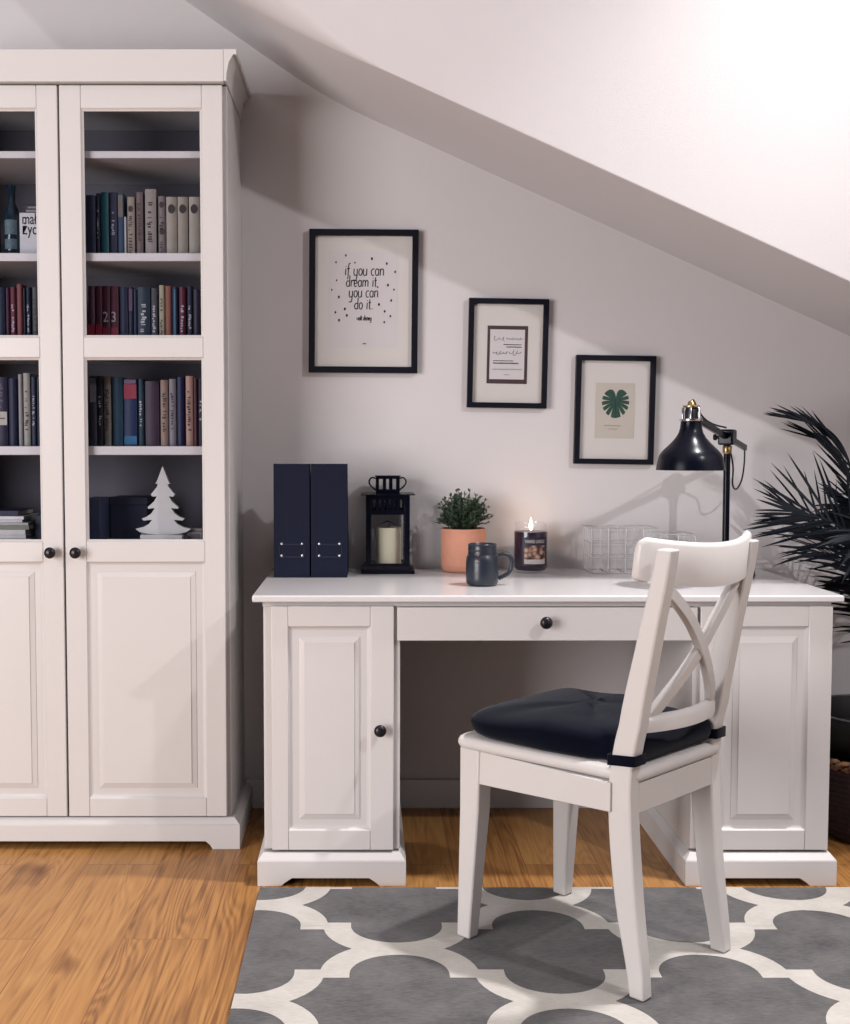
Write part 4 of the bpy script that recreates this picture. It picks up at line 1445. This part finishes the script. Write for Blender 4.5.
m = MB(); m.text('YANKEE CANDLE', 0.0125, (JX + 0.0065, JY, DZ + 0.0895), xs=0.62, align='CENTER', bold=0.0002)
for v in m.bm.verts:
    a = (v.co.x - JX) / 0.0503
    v.co.x = JX + 0.0503 * math.sin(a)
    v.co.y = JY - 0.0503 * math.cos(a)
m.build('lettering', mat('label_ink_pale', rgb(190, 180, 176), 0.6, var=0.05), lab, smooth=0)

# wire basket
WX0, WX1, WY0, WY1 = 0.930, 1.230, -0.150, -0.030
wb_ = empty('wire_basket', ((WX0 + WX1) / 2, (WY0 + WY1) / 2, DZ), 'pale wire letter basket behind the chair back on the desk', 'basket')
m = MB()
wr = 0.0014
zt = DZ + 0.131
zr = DZ + 0.112
def rim_z(x): return zt if x < 1.12 else zr
def tub(pts, r=wr): m.tube(pts, r, 6)
for y in (WY0, WY1):
    for z in (0.002, 0.045, 0.088):
        tub([(WX0, y, DZ + z), (WX1, y, DZ + z)])
    tub([(WX0 - 0.008, y, zt), (1.12, y, zt)], 0.0016)
    tub([(1.12, y, zr), (WX1, y, zr)], 0.0016)
    n = 6
    for k in range(n + 1):
        x = WX0 + (WX1 - WX0) * k / n
        tub([(x, y, DZ + 0.001), (x, y, rim_z(x) - 0.0005)])
for x in (WX0, WX1):
    for z in (0.002, 0.045, 0.088):
        tub([(x, WY0, DZ + z), (x, WY1, DZ + z)])
    tub([(x, WY0, rim_z(x)), (x, WY1, rim_z(x))], 0.0016)
    for k in range(1, 4):
        y = WY0 + (WY1 - WY0) * k / 4
        tub([(x, y, DZ + 0.001), (x, y, rim_z(x))])
for k in range(1, 6):
    x = WX0 + (WX1 - WX0) * k / 6
    tub([(x, WY0, DZ + 0.002), (x, WY1, DZ + 0.002)])
tub([(1.12, WY0, zt), (1.12, WY1, zt)]); 
m.build('wire_grid', WIRE, wb_)

# desk lamp
BXL, BYL = 1.296, -0.215
lamp = empty('desk_lamp', (BXL, BYL, DZ), 'navy black work lamp with a wide shade on the desk', 'lamp')
m = MB()
m.lathe([(0.080, 0.0005), (0.082, 0.004), (0.080, 0.022), (0.074, 0.029), (0.020, 0.031), (0.016, 0.036), (0.0002, 0.036)], c=(BXL, BYL, DZ), n=48)
m.build('base', NAVY, lamp, smooth=40)
m = MB(); m.lathe([(0.0095, 0.034), (0.0095, 0.376)], c=(BXL, BYL, DZ), n=20)
m.build('pole', NAVY, lamp, smooth=40)
JZ = DZ + 0.392
m = MB(); m.lathe([(0.0115, 0.346), (0.0128, 0.349), (0.0128, 0.366), (0.0105, 0.369)], c=(BXL, BYL, DZ), n=20)
tag(m.build('collar', BRASS, lamp, smooth=40), 'brass collar')
AD = Vector((0.52, 0.84, -0.15)).normalized()       # arm direction, shade end to tail end
JP = Vector((BXL, BYL, JZ))
A0 = JP - AD * 0.290
A1 = JP + AD * 0.20
m = MB()
R3 = Matrix.Rotation(math.atan2(AD.y, AD.x), 3, 'Z')
m.box(BXL - 0.024, BXL + 0.024, BYL - 0.021, BYL + 0.021, JZ - 0.022, JZ + 0.022, rot=R3)
m.build('joint', NAVY, lamp, bevel=0.005)
m = MB(); 
sd = Vector((AD.y, -AD.x, 0)).normalized()
m.tube([JP - sd * 0.020, JP - sd * 0.030], 0.0045, 10)
m.tube([JP - sd * 0.030, JP - sd * 0.038], 0.009, 10)
m.build('knob', NAVY, lamp)
m = MB()
upv = sd.cross(AD).normalized()
def bar(mm, a, b, w, h):
    P = []
    for p in (a, b):
        for q in ((-1, -1), (-1, 1), (1, -1), (1, 1)):
            P.append(p + sd * (q[0] * w / 2) + upv * (q[1] * h / 2))
    mm.hexa(P)
bar(m, A0, A1, 0.012, 0.017)
m.build('arm', NAVY, lamp, bevel=0.002)
SX, SY = A0.x - 0.026, A0.y - 0.030
SZ = 1.0355
FR, FZ = 1.0, 1.0
def shade_prof(o): 
    return [(r_ - o, h_) for r_, h_ in ((0.0870, 0.0), (0.0862, 0.0050), (0.0852, 0.012), (0.0835, 0.022), (0.0805, 0.035), (0.0770, 0.042), (0.0700, 0.0505), (0.0590, 0.061), (0.0480, 0.072), (0.0380, 0.084), (0.0310, 0.096), (0.0280, 0.107), (0.0265, 0.120))]
def lt(mm, prof, n=48, **k): mm.lathe([(max(0.0002, r * FR), h * FZ) for r, h in prof], c=(SX, SY, SZ), n=n, **k)
m = MB()
lt(m, shade_prof(0) + [(0.0262, 0.1255), (0.020, 0.126), (0.0002, 0.126)], 64, cap0=False, cap1=False)
lt(m, [(r, h + 0.0002) for r, h in shade_prof(0.0016)] + [(0.0002, 0.1225)], 64, cap0=False, cap1=False)
lt(m, [(0.0870, 0.0), (0.0854, 0.0002)], 64, cap0=False, cap1=False)
sh = m.build('shade', NAVY, lamp, smooth=50)
m = MB(); lt(m, [(0.0285, 0.126), (0.029, 0.1275), (0.029, 0.131), (0.0275, 0.132), (0.0002, 0.132)])
tag(m.build('vent_ring', CHROME, sh, smooth=40), 'bright metal ring')
m = MB(); lt(m, [(0.0165, 0.132), (0.0165, 0.152), (0.013, 0.163), (0.0002, 0.164)], 24)
m.build('socket', BLACKP, sh, smooth=40)
for k in range(6):
    a = 2 * PI * k / 6 + 0.2
    m = MB()
    m.tube([(SX + 0.024 * math.cos(a), SY + 0.024 * math.sin(a), SZ + 0.1315), (SX + 0.024 * math.cos(a), SY + 0.024 * math.sin(a), SZ + 0.158), (SX + 0.020 * math.cos(a), SY + 0.020 * math.sin(a), SZ + 0.163)], 0.0026, 8)
    tag(m.build('cage_rod', CHROME, sh, smooth=60), 'bright metal rod')
m = MB(); lt(m, [(0.0215, 0.161), (0.0222, 0.163), (0.0215, 0.166), (0.010, 0.167), (0.009, 0.174), (0.006, 0.178), (0.0002, 0.1785)], 32)
tag(m.build('socket_cap', BRASS, sh, smooth=40), 'brass socket cap')
m = MB()
bar(m, Vector((SX, SY, SZ + 0.118)) + Vector((0.018, 0.016, 0)), A0 + AD * 0.006, 0.010, 0.014)
m.build('shade_bracket', NAVY, lamp, bevel=0.001)
# textile cord
m = MB()
m.tube(spline([(SX, SY, SZ + 0.177), (SX + 0.008, SY + 0.008, SZ + 0.179), (SX + 0.026, SY + 0.030, SZ + 0.155), tuple(A0 + AD * 0.06 + upv * 0.013), tuple(A0 + AD * 0.15 + upv * 0.013), tuple(JP + upv * 0.024 - AD * 0.02)], 6), 0.0025, 8)
tail = A1 + AD * 0.002
m.tube(spline([tuple(A1 - AD * 0.004 - upv * 0.009), (tail.x - 0.004, tail.y - 0.004, tail.z - 0.05), (tail.x - 0.016, tail.y - 0.02, tail.z - 0.095), (tail.x - 0.040, tail.y - 0.05, tail.z - 0.120), (tail.x - 0.062, tail.y - 0.085, tail.z - 0.105), (tail.x - 0.068, tail.y - 0.105, tail.z - 0.05), (BXL + 0.008, BYL + 0.012, JZ - 0.02)], 8), 0.0025, 8)
m.build('cord', BLACKP, lamp, smooth=60)

# ------------------------------------------------------------------ palm in a basket on the floor
KX, KY = 1.75, -0.25
bk = empty('wicker_basket', (KX, KY, 0), 'low brown wicker basket on the floor at the right of the desk', 'basket')
m = MB()
prof = [(0.160, 0.0005), (0.168, 0.006)]
z = 0.012; k = 0
while z < 0.215:
    prof.append((0.170 + 0.28 * z + (0.003 if k % 2 else -0.002), z)); z += 0.008; k += 1
m.lathe(prof + [(0.232, 0.219), (0.224, 0.219), (0.165, 0.02), (0.0002, 0.018)], c=(KX, KY, 0), n=56)
m.build('body', mat('dark_wicker', rgb(62, 46, 52), 0.8, var=0.5, scale=60, bump=0.6, bscale=160), bk, smooth=30)
m = MB()
nst = 120
for ph in (0, PI):
    pts = []
    for k in range(nst):
        a = 2 * PI * k / nst
        rr = 0.229 + 0.005 * math.cos(20 * a + ph)
        pts.append((KX + rr * math.cos(a), KY + rr * math.sin(a), 0.232 + 0.009 * math.sin(20 * a + ph)))
    m.tube(pts, 0.008, 6, closed=True)
tag(m.build('woven_rim', WICKER, bk, smooth=60), 'lighter brown woven rim')

palm = empty('potted_palm', (KX, KY, 0.019), 'large dark green palm in a black pot at the right edge', 'plant')
m = MB()
m.lathe([(0.125, 0.0225), (0.130, 0.027), (0.200, 0.325), (0.212, 0.326), (0.214, 0.332), (0.212, 0.352), (0.203, 0.353), (0.196, 0.330), (0.188, 0.290), (0.0002, 0.288)], c=(KX, KY, 0), n=48)
m.build('pot', BLACKP, palm, smooth=40)
m = MB(); m.tube([(KX + 0.210 * math.cos(2 * PI * k / 60), KY + 0.210 * math.sin(2 * PI * k / 60), 0.3535) for k in range(60)], 0.003, 6, closed=True)
tag(m.build('pot_rim', mat('pale_pot_rim', rgb(120, 118, 128), 0.4, var=0.1), palm), 'pale worn rim')
m = MB(); m.lathe([(0.187, 0.288), (0.15, 0.297), (0.08, 0.303), (0.0002, 0.306)], c=(KX, KY, 0), n=40, cap0=False, cap1=False)
m.build('soil', SOIL, palm, smooth=60)

def frond(keys, nl, Lmax, side, droop=0.35, start=0.35, w=0.0085, ang0=62, ang1=18, seed=0, rad=0.006, sides=(-1, 1)):
    """keys: rachis points; side: preferred direction of one leaflet row"""
    random.seed(seed)
    P = spline(keys, 10)
    n = len(P)
    m = MB()
    m.tube(P, rad, 6, radii=[rad * (1 - 0.8 * i / (n - 1)) for i in range(n)])
    sd_ = Vector(side)
    for k in range(nl):
        t = start + (1 - start) * k / (nl - 1)
        f = t * (n - 1)
        i = min(n - 2, int(f))
        p = P[i].lerp(P[i + 1], f - i)
        T = (P[i + 1] - P[i]).normalized()
        S = (sd_ - T * sd_.dot(T)).normalized()
        u = (t - start) / (1 - start)
        L = Lmax * (0.55 + 0.45 * math.sin(PI * min(1, 0.18 + u * 0.75))) * random.uniform(0.88, 1.08) * (1 if u < 0.9 else 0.8)
        ang = math.radians(ang0 + (ang1 - ang0) * u + random.uniform(-5, 5))
        for s in sides:
            d = T * math.cos(ang) + S * (s * math.sin(ang))
            N_ = T.cross(S)
            d = (d + N_ * random.uniform(-0.12, 0.12)).normalized()
            sv = d.cross(N_).normalized()
            rings = []
            ns = 7
            q = Vector(p)
            for j in range(ns + 1):
                v = j / ns
                ww = w * (0.35 + 0.65 * math.sin(PI * min(1, 0.15 + v * 0.62))) * (1 - v ** 5)
                c = p + d * (L * v) + Vector((0, 0, -droop * L * v * v))
                if c.y > -0.012: c.y = -0.012
                if c.z < 0.748 and c.x < 1.475 and c.y > -0.67:
                    c.z = 0.748 + 0.0 * c.z
                rings.append((c + sv * ww / 2, c - sv * ww / 2))
            for j in range(ns):
                m.face((rings[j][0], rings[j + 1][0], rings[j + 1][1], rings[j][1]))
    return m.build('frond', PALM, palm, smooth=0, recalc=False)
B0 = (KX, KY, 0.275)
def fr(*a, **k): return frond([(KX + a[0][0], KY + a[0][1], 0.275)] + list(a[1:]), **k)
# tall one arching over to the left at the top
fr((-0.01, 0.0), (1.72, -0.32, 0.62), (1.635, -0.33, 0.90), (1.600, -0.33, 1.03), (1.572, -0.32, 1.105), (1.53, -0.31, 1.150), (1.475, -0.29, 1.178), nl=22, Lmax=0.17, side=(-0.75, -0.1, -0.6), droop=0.02, start=0.44, ang0=26, ang1=8, seed=1, sides=(1,), w=0.007)
fr((-0.01, 0.01), (1.73, -0.30, 0.62), (1.645, -0.30, 0.90), (1.606, -0.30, 1.02), (1.578, -0.29, 1.085), (1.53, -0.27, 1.125), nl=16, Lmax=0.18, side=(-0.75, -0.2, -0.5), droop=0.02, start=0.44, ang0=34, ang1=10, seed=21, sides=(1,), w=0.006)
# fan reaching left
fr((-0.03, -0.01), (1.74, -0.34, 0.52), (1.69, -0.38, 0.70), (1.61, -0.40, 0.83), (1.52, -0.40, 0.895), (1.44, -0.40, 0.915), nl=15, Lmax=0.23, side=(0.15, 0.2, 1.0), droop=0.03, start=0.42, ang0=74, ang1=10, w=0.0085, seed=2)
fr((-0.03, 0.02), (1.72, -0.22, 0.55), (1.66, -0.18, 0.76), (1.58, -0.16, 0.87), (1.50, -0.16, 0.91), nl=15, Lmax=0.20, side=(0.1, 0.3, 1.0), droop=0.06, start=0.40, ang0=66, ang1=14, seed=3, w=0.007)
# low ones over the desk top
fr((-0.05, -0.02), (1.72, -0.38, 0.56), (1.64, -0.40, 0.72), (1.55, -0.38, 0.80), (1.47, -0.36, 0.815), nl=16, Lmax=0.16, side=(0.1, 0.8, 0.5), droop=0.16, start=0.42, ang0=50, ang1=14, seed=4, w=0.007)
fr((-0.02, -0.05), (1.75, -0.42, 0.56), (1.69, -0.46, 0.76), (1.62, -0.50, 0.86), (1.56, -0.52, 0.86), nl=16, Lmax=0.18, side=(0.2, 0.6, 0.8), droop=0.25, start=0.40, seed=5)
# dense middle, upright and rightward ones
fr((0.0, 0.0), (1.75, -0.30, 0.60), (1.71, -0.30, 0.80), (1.68, -0.32, 0.90), (1.64, -0.36, 0.95), nl=22, Lmax=0.19, side=(0.9, -0.2, -0.3), droop=0.30, start=0.40, ang0=60, seed=6)
fr((0.02, 0.0), (1.82, -0.26, 0.60), (1.86, -0.20, 0.86), (1.92, -0.14, 0.98), (2.00, -0.10, 1.02), nl=24, Lmax=0.22, side=(0.5, 0.1, 0.9), droop=0.25, start=0.38, seed=7)
fr((0.04, -0.02), (1.86, -0.36, 0.60), (1.94, -0.40, 0.86), (2.04, -0.44, 0.98), (2.14, -0.46, 0.98), nl=22, Lmax=0.24, side=(0.1, -0.5, 0.9), droop=0.25, start=0.38, seed=8)
fr((0.0, -0.04), (1.79, -0.38, 0.54), (1.76, -0.46, 0.70), (1.72, -0.52, 0.78), (1.68, -0.56, 0.77), nl=22, Lmax=0.20, side=(1.0, 0.2, 0.2), droop=0.35, start=0.38, seed=9)
fr((0.03, 0.03), (1.83, -0.24, 0.58), (1.78, -0.18, 0.78), (1.73, -0.14, 0.88), (1.67, -0.12, 0.92), nl=20, Lmax=0.20, side=(0.2, 0.1, 1.0), droop=0.25, start=0.40, seed=10)
fr((-0.04, 0.0), (1.71, -0.30, 0.50), (1.675, -0.30, 0.68), (1.64, -0.29, 0.80), (1.595, -0.28, 0.86), nl=20, Lmax=0.20, side=(0.3, -0.4, 0.9), droop=0.20, start=0.42, seed=12)
fr((-0.02, -0.03), (1.75, -0.36, 0.48), (1.71, -0.42, 0.62), (1.68, -0.46, 0.72), (1.64, -0.50, 0.77), nl=20, Lmax=0.20, side=(0.8, -0.2, 0.5), droop=0.30, start=0.40, seed=13)
fr((-0.01, 0.0), (1.74, -0.31, 0.46), (1.70, -0.33, 0.60), (1.67, -0.35, 0.69), (1.62, -0.37, 0.73), nl=20, Lmax=0.20, side=(0.5, -0.6, 0.6), droop=0.30, start=0.40, seed=14)

# ------------------------------------------------------------------ light
def lamp_light(name, kind, loc, energy, col, size, target=None, size_y=None):
    d = bpy.data.lights.new(name, kind)
    d.energy = energy
    d.color = col
    if kind == 'POINT': d.shadow_soft_size = size
    if kind == 'AREA':
        d.shape = 'RECTANGLE'; d.size = size; d.size_y = size_y or size
    o = bpy.data.objects.new(name, d)
    COL.objects.link(o)
    o.location = loc
    if target:
        o.rotation_euler = (Vector(target) - Vector(loc)).to_track_quat('-Z', 'Y').to_euler()
    return o
sp = lamp_light('ceiling_spot', 'SPOT', (1.7, -0.92, 3.42), 300, (0.985, 0.985, 1.0), 0.08, target=(0.80, -1.25, 0.0))
sp.data.shadow_soft_size = 0.08
sp.data.spot_size = math.radians(66)
sp.data.spot_blend = 1.0
lamp_light('ceiling_lamp', 'POINT', (2.25, -2.4, 2.6), 74, (0.985, 0.985, 1.0), 0.035)
lamp_light('left_fill', 'AREA', (-2.9, -3.9, 1.3), 144, (1.0, 0.975, 0.985), 2.2, target=(0.4, -0.5, 0.9))  # broad soft fill added out of view at the left front
lamp_light('candle_glow', 'POINT', (JX, JY, DZ + 0.150), 0.25, (1.0, 0.62, 0.36), 0.006)

w = bpy.data.worlds.new('room_air')
SC.world = w
w.use_nodes = True
bg = w.node_tree.nodes['Background']
bg.inputs[0].default_value = (0.68, 0.74, 1.0, 1)
bg.inputs[1].default_value = 0.05

# ------------------------------------------------------------------ camera
cam = bpy.data.cameras.new('camera')
cam.sensor_fit = 'AUTO'
cam.sensor_width = 36
cam.lens = 36 * 1192 / 1024
cam.shift_x = (425 - 366) / 1024
cam.shift_y = 1.0 / 1024
cam.clip_start = 0.05
co = bpy.data.objects.new('camera', cam)
COL.objects.link(co)
co.location = (0.281, -3.57, 1.10)
co.rotation_euler = (PI / 2 - math.atan(0.057), 0, 0)
SC.camera = co

SC.view_settings.view_transform = 'Standard'
SC.view_settings.look = 'None'
SC.view_settings.gamma = 1.0
SC.view_settings.use_curve_mapping = False
SC.view_settings.exposure = 0.13
SC.cycles.diffuse_bounces = 1
